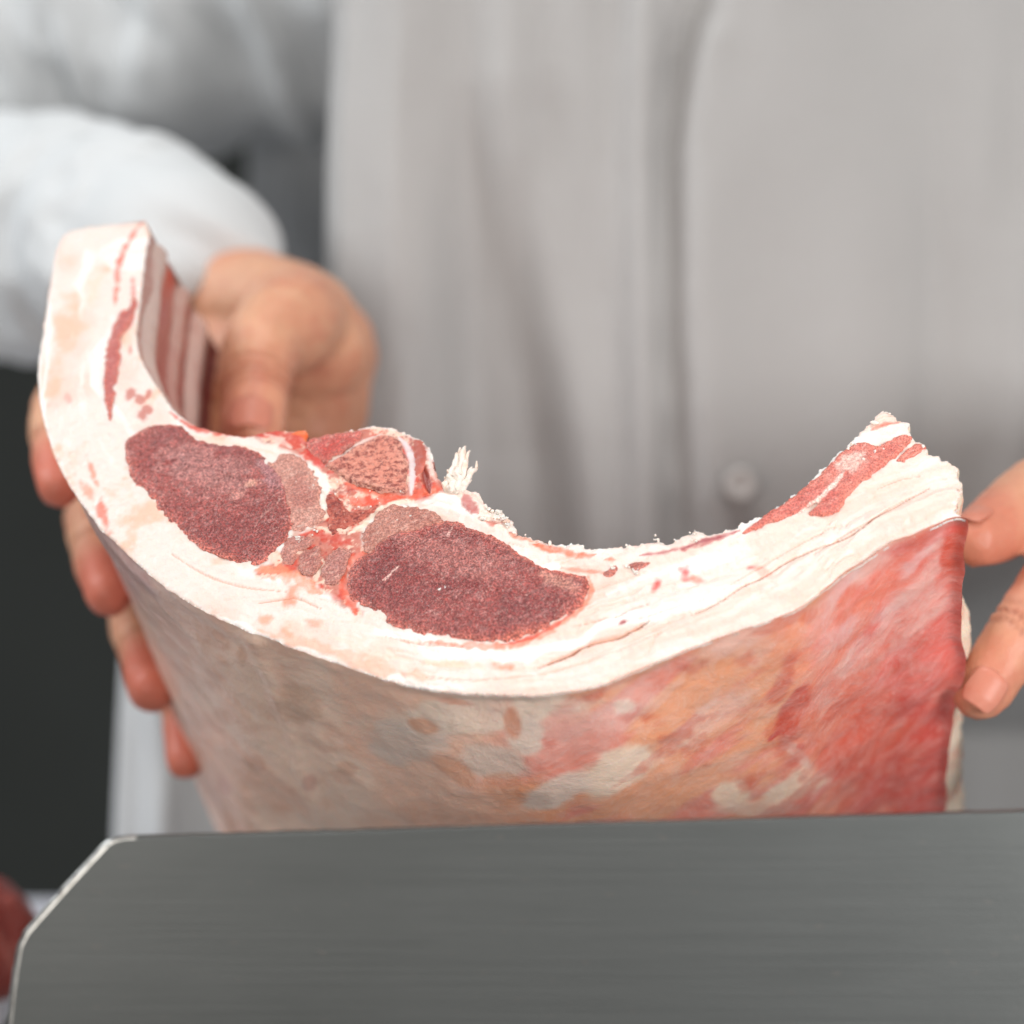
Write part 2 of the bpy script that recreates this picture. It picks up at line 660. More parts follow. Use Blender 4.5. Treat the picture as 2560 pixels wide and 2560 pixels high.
def line_mask(Q, pts, w_px, Qn=None, rough=0.6, scale=500, seed=0, taper=True):
    """soft line of half width w_px along photo points, in plane metres"""
    L = resample(to_plane(pts), 0.001, closed=False)
    lo, hi = L.min(0) - 0.012, L.max(0) + 0.012
    near = ((Q > lo) & (Q < hi)).all(1)
    m = np.zeros(len(Q))
    if not near.any():
        return m
    q = Q[near]
    d, arc, _ = seg_dist(q, L)
    w = w_px * K / 2560 * 0.72
    tot = arc.max() + 1e-9
    if taper:
        w = w * np.clip(4 * (arc / tot) * (1 - arc / tot), 0.05, 1) ** 0.5
    d = d / np.maximum(w, 1e-6) + (fbm(q, scale, 3, seed) - 0.5) * 2 * rough
    m[near] = 1 - sstep(d, 0.55, 1.35)
    return m


CRACKS = [([(1342, 1671), (1380, 1654), (1426, 1635), (1457, 1618), (1488, 1607), (1551, 1590), (1569, 1581), (1625, 1553)], 5.5, 0.0016),
          ([(1440, 1565), (1510, 1547), (1544, 1540), (1579, 1523), (1625, 1510)], 2.2, 0.0006),
          ([(1540, 1567), (1572, 1552), (1625, 1540), (1690, 1520), (1760, 1500)], 2.2, 0.0006),
          ([(1720, 1540), (1790, 1510), (1850, 1472), (1912, 1441), (1974, 1400), (2060, 1365), (2129, 1338), (2223, 1271), (2285, 1240)], 2.6, 0.0009),
          ([(2030, 1390), (2100, 1345), (2180, 1300), (2250, 1262), (2330, 1215)], 2.2, 0.0008),
          ([(2190, 1225), (2250, 1200), (2300, 1190)], 1.8, 0.0005),
          ([(640, 1508), (700, 1500), (745, 1497), (800, 1520)], 2.5, 0.0006),
          ([(960, 1590), (1060, 1610), (1160, 1616)], 2.5, 0.0009),
          ([(1800, 1480), (1900, 1420), (1990, 1365), (2090, 1310)], 1.8, 0.0005),
          ([(1050, 1690), (1180, 1700), (1320, 1690), (1450, 1660), (1560, 1620), (1700, 1560)], 2.0, 0.0004),
          ([(420, 1380), (520, 1440), (620, 1470), (720, 1480)], 2.2, 0.0005)]


def fat_height(Q, d, arc):
    do, ao, _ = seg_dist(Q, outer_ab)
    fat_height.do, fat_height.ao = do, ao
    h = -0.0006 * np.exp(-d / 0.0005)
    S = np.column_stack([ao * 30, do * 260 + (fbm(Q, 60, 3, 22) - .5) * 2.5, np.zeros(len(Q))])
    st = fbm(S, 1.0, 3, 21)
    fat_height.st = st
    px, py = proj(from_plane(Q))
    band = sstep(px, 600, 1000)
    h += -0.00045 * sstep(np.abs(st - 0.5), 0.04, 0.0) * band * sstep(fbm(Q, 40, 3, 25), .35, .6) + (fbm(np.column_stack([ao * 16, do * 130]), 1, 4, 26) - .5) * 0.0042 * sstep(px, 1250, 1500) * sstep(do, 0.021, 0.014)
    h += (fbm(Q, 90, 3, 8) - 0.5) * 0.0010 + (fbm(Q, 500, 3, 9) - 0.5) * 0.0005
    fat_height.cr = []
    for k, (pts, w, dp) in enumerate(CRACKS):
        m = line_mask(Q, pts, w, rough=0.45, scale=450, seed=60 + k)
        h -= dp * m
        fat_height.cr.append((m, dp))
    # thick, rough white edges on the inner side of the flank
    dr = line_mask(Q, [(1057, 1165), (1066, 1205), (1074, 1232)], 9, rough=0.3)
    h -= 0.001 * dr
    fat_height.notch = dr
    return h


CREAM, SALMON, REDO, BLOOD = lin(238, 205, 185), lin(226, 140, 112), lin(214, 84, 58), lin(150, 30, 32)
PINK = lin(225, 160, 145)


def fat_color(Q, d, px, py, arc):
    do, ao, st = fat_height.do, fat_height.ao, fat_height.st
    n = len(Q)
    C = np.tile(lin(230, 215, 207), (n, 1))
    big = fbm(Q, 55, 4, 31)
    C = mixc(C, lin(230, 200, 188), sstep(big, 0.48, 0.75) * 0.8)
    C = mixc(C, lin(236, 184, 158), sstep(fbm(Q, 110, 5, 32), 0.56, 0.78) * sstep(px, 1300, 500) * 0.8)
    # layered band, streaked along the rind
    C = mixc(C, lin(238, 196, 172), sstep(np.abs(st - 0.5), 0.03, 0.0) * 0.35 * sstep(px, 500, 900))
    C = mixc(C, lin(232, 168, 140), line_mask(Q, [(600, 1572), (760, 1618), (900, 1660), (1080, 1700)], 22, rough=1.3, scale=300, seed=77) * 0.55)
    for (m, dp) in fat_height.cr:
        C = mixc(C, lin(214, 150, 118), m * min(1, 0.35 + dp * 350))
    lay = fbm(np.column_stack([ao * 22, do * 200 + (fbm(Q, 70, 3, 23) - .5) * 2]), 1, 4, 27)
    C = mixc(C, lin(226, 186, 168), sstep(lay, 0.50, 0.70) * 0.42 * sstep(px, 900, 1300))
    C = mixc(C, lin(240, 234, 230), sstep(lay, 0.46, 0.32) * 0.8)
    # bits of tissue and blood on the fat
    for (x, y, rx, ry, an, col, k) in [
            (1713, 1430, 13, 20, 0, (196, 44, 46), .9), (1738, 1447, 18, 8, 20, (226, 120, 100), .8), (1642, 1463, 9, 17, 25, (206, 60, 56), .95),
            (1878, 1420, 12, 6, 0, (176, 34, 44), .95), (1905, 1428, 26, 10, 15, (232, 150, 130), .6), (1560, 1557, 10, 4, -25, (170, 40, 50), .9),
            (232, 1180, 7, 28, -20, (232, 130, 100), .8), (258, 1290, 10, 34, -20, (226, 104, 78), .9), (215, 1225, 10, 30, -35, (222, 150, 125), .8),
            (195, 820, 18, 14, 0, (240, 190, 168), .9), (235, 715, 16, 40, 25, (243, 208, 190), .9), (170, 995, 8, 10, 0, (226, 160, 150), .7),
            (725, 1490, 16, 30, 25, (220, 130, 92), .8), (780, 1555, 26, 10, 15, (230, 150, 120), .7), (660, 1555, 18, 14, 0, (230, 150, 116), .8),
            (715, 1580, 14, 12, 0, (230, 150, 116), .7), (1255, 1668, 26, 9, 5, (222, 134, 100), .8), (1120, 1660, 60, 8, 2, (238, 190, 160), .7),
            (1150, 1590, 60, 8, 5, (214, 190, 180), .6)]:
        C = mixc(C, lin(*col), blob(px, py, x, y, rx, ry, an, Q, 1.0, 420, int(x), 0.62) * k * .9)
    # the tissue between the two eyes and under the bone
    core = px_poly([(600, 1075), (760, 1070), (900, 1062), (1010, 1080), (1066, 1120), (1090, 1190), (1110, 1215), (1070, 1245), (990, 1262),
                    (930, 1290), (905, 1350), (935, 1375), (880, 1405), (862, 1440), (872, 1490), (900, 1535), (860, 1510), (800, 1475),
                    (740, 1440), (640, 1440), (690, 1395), (735, 1340), (800, 1300), (815, 1220), (790, 1165), (720, 1125), (660, 1100)], 0.0012, 0.0008)
    near = (px > 560) & (px < 1180) & (py > 1030) & (py < 1580)
    dcore = np.full(n, 1.0)
    if near.any():
        dd, _, _ = seg_dist(Q[near], core, True)
        dcore[near] = np.where(inside(Q[near], core), -dd, dd)
    mc = 1 - sstep(dcore + (fbm(Q, 400, 3, 40) - 0.5) * 0.0025, -0.0012, 0.0012)
    t1, t2 = fbm(Q, 330, 5, 41, 0.6), fbm(Q, 420, 5, 42, 0.6)
    T = np.tile(lin(196, 120, 104), (n, 1))
    T = mixc(T, lin(234, 196, 176), sstep(t1, 0.49, 0.60))
    T = mixc(T, lin(205, 66, 44), sstep(t2, 0.52, 0.66) * 0.9)
    T = mixc(T, lin(140, 46, 42), sstep(fbm(Q, 650, 4, 43, 0.6), 0.60, 0.74) * 0.7)
    C = C + (T - C) * mc[:, None]
    C = mixc(C, lin(206, 158, 144), line_mask(Q, [(705, 1140), (740, 1190), (752, 1250), (750, 1310), (735, 1345)], 26, rough=0.6, seed=2) * .9)
    # red seams
    for k, (pts, w, col, a) in enumerate([
            ([(1060, 1604), (1150, 1612), (1235, 1616), (1313, 1602), (1391, 1566), (1449, 1524), (1478, 1478), (1470, 1440)], 10, (228, 122, 88), .8),
            ([(1250, 1612), (1330, 1594), (1400, 1556), (1452, 1510)], 6, (214, 70, 48), .8),
            ([(945, 1368), (900, 1392), (872, 1410), (862, 1440), (868, 1490), (890, 1535)], 16, (224, 100, 74), .95),
            ([(640, 1425), (700, 1430), (752, 1448), (800, 1480)], 22, (232, 140, 105), .85),
            ([(425, 1030), (470, 1060), (540, 1078), (640, 1090)], 12, (206, 84, 66), .95),
            ([(640, 1090), (700, 1085), (760, 1100), (790, 1130)], 16, (200, 70, 56), .9),
            ([(455, 1085), (520, 1100), (600, 1115), (690, 1135)], 7, (238, 206, 190), .95),
            ([(735, 1085), (755, 1082), (765, 1100)], 14, (226, 110, 52), 1),
            ([(660, 1085), (700, 1100), (730, 1120)], 9, (236, 196, 184), .9),
            ([(770, 1110), (800, 1150), (830, 1160)], 14, (204, 56, 44), .9),
            ([(860, 1205), (930, 1228), (1000, 1245), (1060, 1240)], 10, (226, 96, 66), .9),
            ([(850, 1240), (900, 1250), (960, 1252), (1010, 1248)], 14, (224, 84, 56), .85),
            ([(800, 1340), (840, 1350), (880, 1360)], 16, (196, 60, 40), .9),
            ([(1035, 1225), (1060, 1232), (1090, 1220), (1130, 1215)], 12, (216, 86, 52), .9),
            ([(1060, 1120), (1075, 1150), (1085, 1190), (1092, 1205)], 9, (240, 200, 190), .9),
            ([(1333, 1358), (1400, 1375), (1460, 1388), (1490, 1386)], 11, (224, 116, 82), .95),
            ([(1270, 1330), (1310, 1345), (1345, 1352)], 7, (226, 140, 112), .8),
            ([(1510, 1398), (1540, 1400)], 8, (224, 116, 82), .8),
            ([(1400, 1420), (1460, 1425), (1520, 1432)], 6, (226, 130, 108), .85),
            ([(1600, 1388), (1680, 1376), (1740, 1362), (1800, 1342), (1850, 1326)], 9, (176, 74, 78), .85),
            ([(1700, 1376), (1760, 1352), (1820, 1338)], 4, (150, 40, 52), .8),
            ([(1130, 1225), (1170, 1250), (1215, 1290), (1270, 1330)], 13, (240, 214, 200), .95),
            ([(1160, 1235), (1175, 1262), (1195, 1285)], 13, (178, 74, 72), .9),
            ([(1215, 1305), (1240, 1308), (1260, 1305)], 8, (192, 92, 74), .9),
            ([(358, 548), (333, 588), (310, 630), (296, 666), (291, 720), (287, 762)], 9, (214, 110, 90), .95),
            ([(330, 690), (335, 750), (325, 810), (310, 830)], 9, (206, 110, 104), .85),
            ([(325, 860), (326, 890)], 6, (196, 110, 100), .7),
            ([(2180, 1075), (2215, 1060), (2250, 1055)], 9, (226, 110, 88), .8),
    ]):
        C = mixc(C, lin(*col), line_mask(Q, pts, w, rough=1.1, scale=480, seed=100 + k) * a * (0.75 + 0.5 * (fbm(Q, 700, 2, 140) - .3)))
    for (x, y, rx, ry) in [(325, 985, 12, 16), (350, 1000, 14, 10), (368, 1025, 14, 12), (356, 1040, 16, 12), (372, 985, 8, 16)]:
        C = mixc(C, lin(190, 104, 92), blob(px, py, x, y, rx, ry, 30, Q, 0.6, 500, int(y)) * .8)
    C = mixc(C, lin(150, 62, 52), fat_height.notch)
    # bluish silverskin along the bone
    C = mixc(C, lin(226, 206, 206), line_mask(Q, [(995, 1090), (1022, 1125), (1031, 1165), (1028, 1237)], 10, rough=0.4, seed=3))
    C = mixc(C, lin(236, 205, 196), line_mask(Q, [(814, 1162), (860, 1135), (912, 1102), (960, 1085)], 6, rough=0.4, seed=4))
    C = mixc(C, lin(242, 222, 214), line_mask(Q, [(850, 1078), (900, 1070), (951, 1064), (1005, 1076), (1050, 1098)], 7, rough=0.5, seed=5))
    C = mixc(C, lin(242, 226, 214), line_mask(Q, [(775, 1165), (805, 1190), (815, 1225), (812, 1275)], 12, rough=0.8, seed=6, scale=600))
    C = mixc(C, lin(240, 214, 196), line_mask(Q, [(870, 1335), (910, 1310), (945, 1275), (1000, 1255), (1050, 1255)], 9, rough=0.8, seed=7))
    return C


joint = empty('saddle_of_meat', 'raw saddle of meat with white fat and two dark eye muscles, held in both hands', 'meat')
joint.location = (0, 0, 0)
fat = patch('fat_layer', section, 0.00042, fat_height, fat_color, M['fat'], joint, skirt=0.0008)


def muscle(name, pts, base, dark, mat, seed, bulge=0.0009, edge=0.0016, marks=(), parent=joint, amp=0.0006, pale=None, low=-0.0003, dcol=None, step=0.0005):
    poly = px_poly(pts, 0.0005, amp, 420, seed)
    poly = jitter(poly, amp * 0.7, 1300, seed + 11)

    def hf(Q, d, arc):
        k = sstep(d, 0, edge)
        return low + (bulge - low) * k + (fbm(Q, 160, 3, seed + 1) - 0.5) * 0.0014 + (fbm(np.column_stack([Q @ np.array([0.9, 0.3]) * 300, Q @ np.array([-0.3, 0.9]) * 800]), 1.0, 2, seed + 4) - .5) * 0.0005 + (fbm(Q, 900, 2, seed + 2) - 0.5) * 0.0004

    def cf(Q, d, px, py, arc):
        C = np.tile(lin(*base), (len(Q), 1))
        C = mixc(C, lin(*dark), sstep(fbm(Q, 110, 4, seed + 3), 0.40, 0.66) * 0.8)
        fib = fbm(np.column_stack([Q @ np.array([0.9, 0.3]) * 500, Q @ np.array([-0.3, 0.9]) * 1300]), 1.0, 3, seed + 4)
        C = mixc(C, lin(*(pale or (172, 122, 118))), sstep(fib, 0.56, 0.78) * 0.55)
        C = mixc(C, lin(*(dcol or (222, 128, 110))), np.exp(-d / (0.0004 + 0.0014 * fbm(Q, 260, 3, seed + 6))) * 0.75)
        for (kind, arg, w, col, a) in marks:
            if kind == 'l':
                C = mixc(C, lin(*col), line_mask(Q, arg, w, rough=0.7, scale=600, seed=seed + 9) * a)
            else:
                C = mixc(C, lin(*col), blob(px, py, arg[0], arg[1], w[0], w[1], w[2], Q, 0.8, 450, seed + 8) * a)
        return C
    return patch(name, poly, step, hf, cf, mat, parent)


LOIN_L = [(311, 1121), (331, 1090), (373, 1069), (435, 1064), (466, 1080), (497, 1100), (549, 1108), (621, 1121), (673, 1152),
          (709, 1209), (733, 1276), (730, 1328), (699, 1375), (652, 1408), (595, 1406), (518, 1380), (440, 1323), (383, 1256), (336, 1209)]
LOIN_R = [(868, 1440), (883, 1409), (930, 1378), (971, 1342), (1054, 1316), (1132, 1305), (1183, 1321), (1251, 1352), (1313, 1393),
          (1365, 1424), (1427, 1435), (1466, 1444), (1471, 1473), (1447, 1518), (1391, 1557), (1313, 1592), (1235, 1605), (1132, 1594),
          (1054, 1583), (976, 1562), (951, 1533), (888, 1507), (873, 1476)]
muscle('loin_muscle', LOIN_L, (152, 72, 67), (130, 54, 52), M['loin'], 200, low=0.0001, marks=[('b', (520, 1180), (120, 55, 20), (184, 132, 126), .5),
    ('b', (632, 1212), (18, 9, -20), (214, 160, 140), .8), ('l', [(640, 1320), (660, 1290), (690, 1265), (700, 1240)], 3, (200, 150, 140), .6),
    ('b', (690, 1190), (50, 26, 40), (164, 118, 122), .6), ('b', (590, 1240), (20, 12, 0), (190, 130, 118), .5),
    ('l', [(380, 1072), (450, 1082), (540, 1115), (640, 1140)], 18, (130, 56, 58), .5)])
muscle('loin_muscle', LOIN_R, (144, 66, 62), (122, 48, 48), M['loin'], 220, low=0.0001, marks=[('b', (1150, 1400), (130, 45, 12), (178, 118, 110), .45), ('b', (960, 1480), (60, 60, 0), (120, 46, 48), .4),
    ('l', [(952, 1457), (968, 1450), (985, 1430), (1003, 1421)], 3.5, (222, 180, 170), .9),
    ('l', [(1118, 1345), (1128, 1330), (1132, 1322)], 3.5, (216, 170, 160), .8),
    ('b', (1400, 1458), (44, 16, 20), (196, 140, 124), .65), ('b', (1440, 1480), (18, 14, 0), (190, 120, 108), .5),
    ('b', (1300, 1590), (60, 12, -12), (200, 106, 84), .6), ('l', [(1090, 1400), (1110, 1395)], 4, (170, 110, 110), .5)])
PALE = [
    ([(690, 1142), (727, 1134), (756, 1150), (792, 1187), (803, 1223), (796, 1252), (812, 1281), (803, 1310), (774, 1328), (745, 1339),
      (722, 1325), (722, 1281), (708, 1230), (684, 1184), (664, 1158)], (196, 140, 126), (172, 106, 96)),
    ([(709, 1382), (720, 1353), (756, 1335), (788, 1350), (774, 1366), (748, 1380), (734, 1406), (712, 1409)], (176, 116, 106), (156, 92, 86)),
    ([(747, 1411), (759, 1381), (792, 1368), (805, 1382), (796, 1427), (774, 1442), (754, 1435)], (178, 116, 106), (152, 84, 78)),
    ([(805, 1429), (825, 1384), (854, 1373), (877, 1386), (866, 1415), (852, 1444), (832, 1460), (812, 1460)], (172, 112, 104), (146, 80, 76)),
    ([(901, 1339), (926, 1310), (948, 1283), (991, 1265), (1053, 1268), (1086, 1281), (1110, 1304), (1053, 1324), (999, 1342), (948, 1372), (915, 1384)],
     (182, 124, 110), (164, 100, 88)),
    ([(770, 1104), (803, 1090), (854, 1081), (905, 1079), (904, 1096), (854, 1130), (814, 1156), (796, 1147), (774, 1129)], (196, 96, 88), (184, 66, 58)),
]
for k, (pts, a, b) in enumerate(PALE):
    muscle('side_muscle', pts, a, b, M['pale'], 240 + 20 * k, bulge=0.0006, edge=0.0010, pale=(214, 172, 158), amp=0.0009, low=0.0001, dcol=tuple(int(.5 * (x + y)) for x, y in zip(a, (214, 150, 130))))
muscle('flank_muscle', [(1858, 1330), (1896, 1301), (1974, 1249), (2041, 1193), (2109, 1131), (2155, 1108), (2200, 1118), (2233, 1092), (2275, 1091),
                        (2275, 1107), (2233, 1146), (2181, 1188), (2135, 1229), (2093, 1276), (2057, 1291), (2023, 1286), (2052, 1255), (2026, 1266),
                        (1984, 1291), (1922, 1312), (1870, 1333)], (214, 128, 114), (196, 98, 90), M['flank'], 400, bulge=0.0008, edge=0.0008, low=0.0002,
       pale=(226, 160, 148), marks=[('l', [(2109, 1183), (2095, 1205), (2060, 1240), (2020, 1272), (1985, 1290)], 7, (240, 212, 200), .95),
                                    ('b', (2130, 1155), (40, 20, -35), (238, 210, 198), .6), ('b', (2205, 1100), (24, 10, -20), (206, 90, 78), .6)])
muscle('flank_muscle', [(2241, 1151), (2274, 1117), (2290, 1104), (2314, 1120), (2295, 1136), (2259, 1154)], (214, 128, 114), (196, 98, 90),
       M['flank'], 420, bulge=0.0005, edge=0.0008, pale=(226, 160, 148))
muscle('flank_muscle', [(1563, 1428), (1566, 1411), (1588, 1404), (1631, 1407), (1610, 1424), (1588, 1433)], (150, 92, 84), (128, 66, 64), M['pale'], 440,
       bulge=0.0005, edge=0.0008)
muscle('flank_muscle', [(1501, 1433), (1520, 1418), (1544, 1408), (1546, 1427), (1529, 1443), (1510, 1443)], (164, 98, 88), (140, 70, 66), M['pale'], 460,
       bulge=0.0005, edge=0.0008)
muscle('flank_muscle', [(302, 778), (280, 831), (263, 893), (260, 955), (266, 1005), (275, 1052), (284, 1017), (295, 955), (300, 893), (301, 846), (320, 815),
                        (337, 778), (336, 740), (322, 775)], (176, 92, 90), (150, 62, 66), M['flank'], 480, bulge=0.0006, edge=0.0012, low=0.0003, pale=(214, 150, 144))

vert = muscle('vertebra', [(814, 1165), (854, 1140), (912, 1107), (955, 1090), (993, 1094), (1008, 1129), (1022, 1165), (1019, 1208), (1015, 1235),
                           (962, 1233), (926, 1222), (875, 1207), (846, 1190)], (222, 142, 122), (206, 112, 96), M['bone'], 500,
              bulge=0.0012, edge=0.0010, pale=(232, 160, 140), dcol=(236, 190, 172))
muscle('bone_arch', [(817, 1240), (836, 1240), (856, 1254), (876, 1280), (917, 1274), (946, 1262), (915, 1293), (868, 1322), (834, 1337), (818, 1310)],
       (190, 96, 78), (160, 60, 50), M['bone'], 520, bulge=0.0006, edge=0.0008, parent=vert)
muscle('bone_process', [(1031, 1103), (1056, 1103), (1070, 1129), (1058, 1165), (1043, 1194), (1034, 1180), (1035, 1140)], (168, 88, 76), (146, 66, 56),
       M['chip'], 540, bulge=0.0012, edge=0.0016, parent=vert)

# the broken splinter standing up beside the bone
def splinter():
    random.seed(12)
    V, F = [], []
    n0 = 0
    base = np.array([1140, 1218.0])
    for (x, y, w, bx) in [(1163, 1111, 7, 8), (1158, 1128, 8, 4), (1142, 1130, 8, -4), (1134, 1150, 8, -10), (1174, 1124, 6, 10), (1192, 1158, 6, 14),
                          (1120, 1178, 8, -16), (1150, 1122, 7, 0), (1180, 1172, 7, 14), (1112, 1196, 6, -22), (1150, 1165, 10, 0), (1166, 1150, 8, 8)]:
        pts = []
        for t in (0, .3, .6, .85, 1.0):
            q = (base + [bx, 6]) * (1 - t) + np.array([x, y]) * t + np.array([random.gauss(0, 2.2), random.gauss(0, 1.5)]) * (t > 0) * (t < 1)
            pts.append(from_plane(to_plane([q]), random.uniform(-.0012, .0008))[0])
        u = 1.35 * w * K / 2560 * 0.72
        v, f = tube_pts(pts, [u * .9, u, u * .85, u * .6, u * .28], 14, 5)
        v = v + (fbm(v * np.array([1, 1, .5]), 1100, 3, int(x))[:, None] - .5) * 0.0008
        V.append(v)
        F += [[int(a) + n0 for a in q] for q in f]
        n0 += len(v)
    V = np.vstack(V)
    C = mixc(np.tile(lin(242, 228, 216), (len(V), 1)), lin(232, 196, 172), sstep(fbm(V, 500, 3, 71), .5, .75) * .6)
    mesh_obj('bone_splinter', V, F, M['chip'], joint, C)


splinter()


# ragged crumbs of fat left by the saw, joined to the fat
def crumbs():
    random.seed(4)
    ico = bpy.data.meshes.new('tmp')
    import bmesh
    bm = bmesh.new()
    bmesh.ops.create_icosphere(bm, subdivisions=2, radius=1)
    base = np.array([v.co[:] for v in bm.verts])
    bf = [[v.index for v in f.verts] for f in bm.faces]
    bm.free()
    bpy.data.meshes.remove(ico)
    V, F, C = [], [], []
    spots = []
    ip = np.column_stack(proj(from_plane(inner_ab)))
    for (x, y) in ip:
        if 1255 < x < 1900 and random.random() < 0.035:
            r = random.uniform(2.0, 7.0)
            spots.append((x, y + r * random.uniform(.6, 1.3), r))
        elif 2100 < x < 2215 and random.random() < 0.1:
            spots.append((x + 2, y + random.uniform(2, 10), random.uniform(3, 7)))
    ep = np.column_stack(proj(from_plane(end_ab)))
    for (x, y) in ep:
        if random.random() < 0.06:
            spots.append((x - random.uniform(4, 9), y + 1, random.uniform(2.5, 5)))
    for k in range(26):
        t = random.random()
        spots.append((2090 + 95 * t + random.gauss(0, 12), 1165 - 40 * t + random.gauss(0, 10), random.uniform(2, 5.5)))
    for (x, y) in [(1225, 1278), (1248, 1284), (1260, 1300), (1264, 1304), (1240, 1302), (1268, 1316), (1208, 1296)]:
        spots += [(x + random.gauss(0, 4), y + random.gauss(0, 3), random.uniform(3, 6)) for _ in range(3)]
    for (x, y) in [(1590, 1428), (1573, 1420), (1533, 1420), (735, 1347), (748, 1352), (790, 1330), (1640, 1350), (1738, 1332), (1738, 1350)]:
        spots += [(x + random.gauss(0, 5), y + random.gauss(0, 4), random.uniform(1.5, 4)) for _ in range(4)]
    for k in range(30):
        t = random.random()
        spots.append((760 + 260 * t + random.gauss(0, 10), 1215 + 50 * t + random.gauss(0, 22), random.uniform(1.2, 3)))
    ab = to_plane([(s[0], s[1]) for s in spots])
    W = from_plane(ab, 0.0004)
    for k, s in enumerate(spots):
        r = s[2] * K / 2560 * 0.72
        nz = 0.25 + 1.5 * fbm(base + k * 5.1, 2.2, 3, k)
        b = base * nz[:, None] * np.array([random.uniform(.7, 1.5), random.uniform(.7, 1.3), random.uniform(.6, 1.1)]) * r
        n0 = sum(len(v) for v in V)
        V.append(W[k] + b)
        F += [[a + n0 for a in f] for f in bf]
        col = lin(244, 228, 216) if random.random() < .92 else lin(236, 190, 172)
        C.append(np.tile(col, (len(base), 1)))
    return np.vstack(V), F, np.vstack(C)


cv, cf_, cc = crumbs()
me = fat.data
nv = len(me.vertices)
V0 = np.empty(nv * 3); me.vertices.foreach_get('co', V0); V0 = V0.reshape(-1, 3)
C0 = np.empty(nv * 4, np.float32); me.color_attributes['Col'].data.foreach_get('color', C0); C0 = C0.reshape(-1, 4)[:, :3]
F0 = [list(p.vertices) for p in me.polygons]
newo = mesh_obj('fat_layer', np.vstack([V0, cv]), F0 + [[a + nv for a in f] for f in cf_], M['fat'], joint, np.vstack([C0, cc]))
bpy.data.objects.remove(fat)
bpy.data.meshes.remove(me)
newo.name = 'fat_layer'
newo.data.name = 'fat_layer'


# ------------------------------------------------------------------ skin, cavity and end of the joint: the section drawn out away from the camera
def edir(W, flare=0.0):
    px, py = proj(W)
    w = sstep(py, 760, 1300)
    w = np.where(px > 800, 1.0, w)
    E = E_FLAP + (E_MAIN - E_FLAP) * w[:, None]
    E = E.copy()
    E[:, 0] += flare
    return E


def sweep(line, T, disp, color, flare=0.0, drop=0.0, bow=0.0, line2=None):
    W0 = from_plane(line, drop)
    E = edir(W0, 0.0)
    if np.ndim(flare):
        E[:, 0] += flare
    n, m = len(line), len(T)
    V = W0[:, None, :] + E[:, None, :] * T[None, :, None]
    if line2 is not None:
        V = V + (from_plane(line2, drop) - W0)[:, None, :] * sstep(T, 0, 0.02)[None, :, None]
        W0 = from_plane(line2, drop)
    tang = np.gradient(W0, axis=0)
    Nn = np.cross(tang, E)
    Nn /= np.linalg.norm(Nn, axis=1, keepdims=True)
    S = np.concatenate([[0], np.cumsum(np.linalg.norm(np.diff(W0, axis=0), axis=1))])
    SS, TT = np.meshgrid(S, T, indexing='ij')
    if bow:
        bx, by = proj(W0)
        V[:, :, 0] += bow * np.sin(np.pi * T)[None] * (sstep(bx, 800, 350) * sstep(by, 900, 1150))[:, None]
    bx, by = proj(W0)
    V[:, :, 0] += ((fbm(np.column_stack([T * 5, T * 0 + 3.3]), 1, 3, 55) - .5) * 0.010 * sstep(T, 0, .1))[None] * sstep(bx, 2150, 2400)[:, None]
    V = V.reshape(-1, 3)
    NN = np.repeat(Nn, m, 0)
    h = disp(SS.ravel(), TT.ravel(), V)
    V = V + NN * h[:, None]
    px, py = proj(V)
    C = color(SS.ravel(), TT.ravel(), px, py, V)
    ii = np.arange(n * m).reshape(n, m)
    F = np.stack([ii[:-1, :-1], ii[1:, :-1], ii[1:, 1:], ii[:-1, 1:]], -1).reshape(-1, 4)
    return V, F, C, Nn


def skin_disp(S, T, V):
    pt = np.column_stack([S, T * 0.19])
    g = sstep(T, 0.0, 0.03)
    return g * ((fbm(pt, 24, 3, 50) - 0.5) * 0.005 + (fbm(pt, 120, 4, 51) - 0.5) * 0.0009
                + (fbm(pt, 480, 3, 52) - 0.5) * 0.0002)


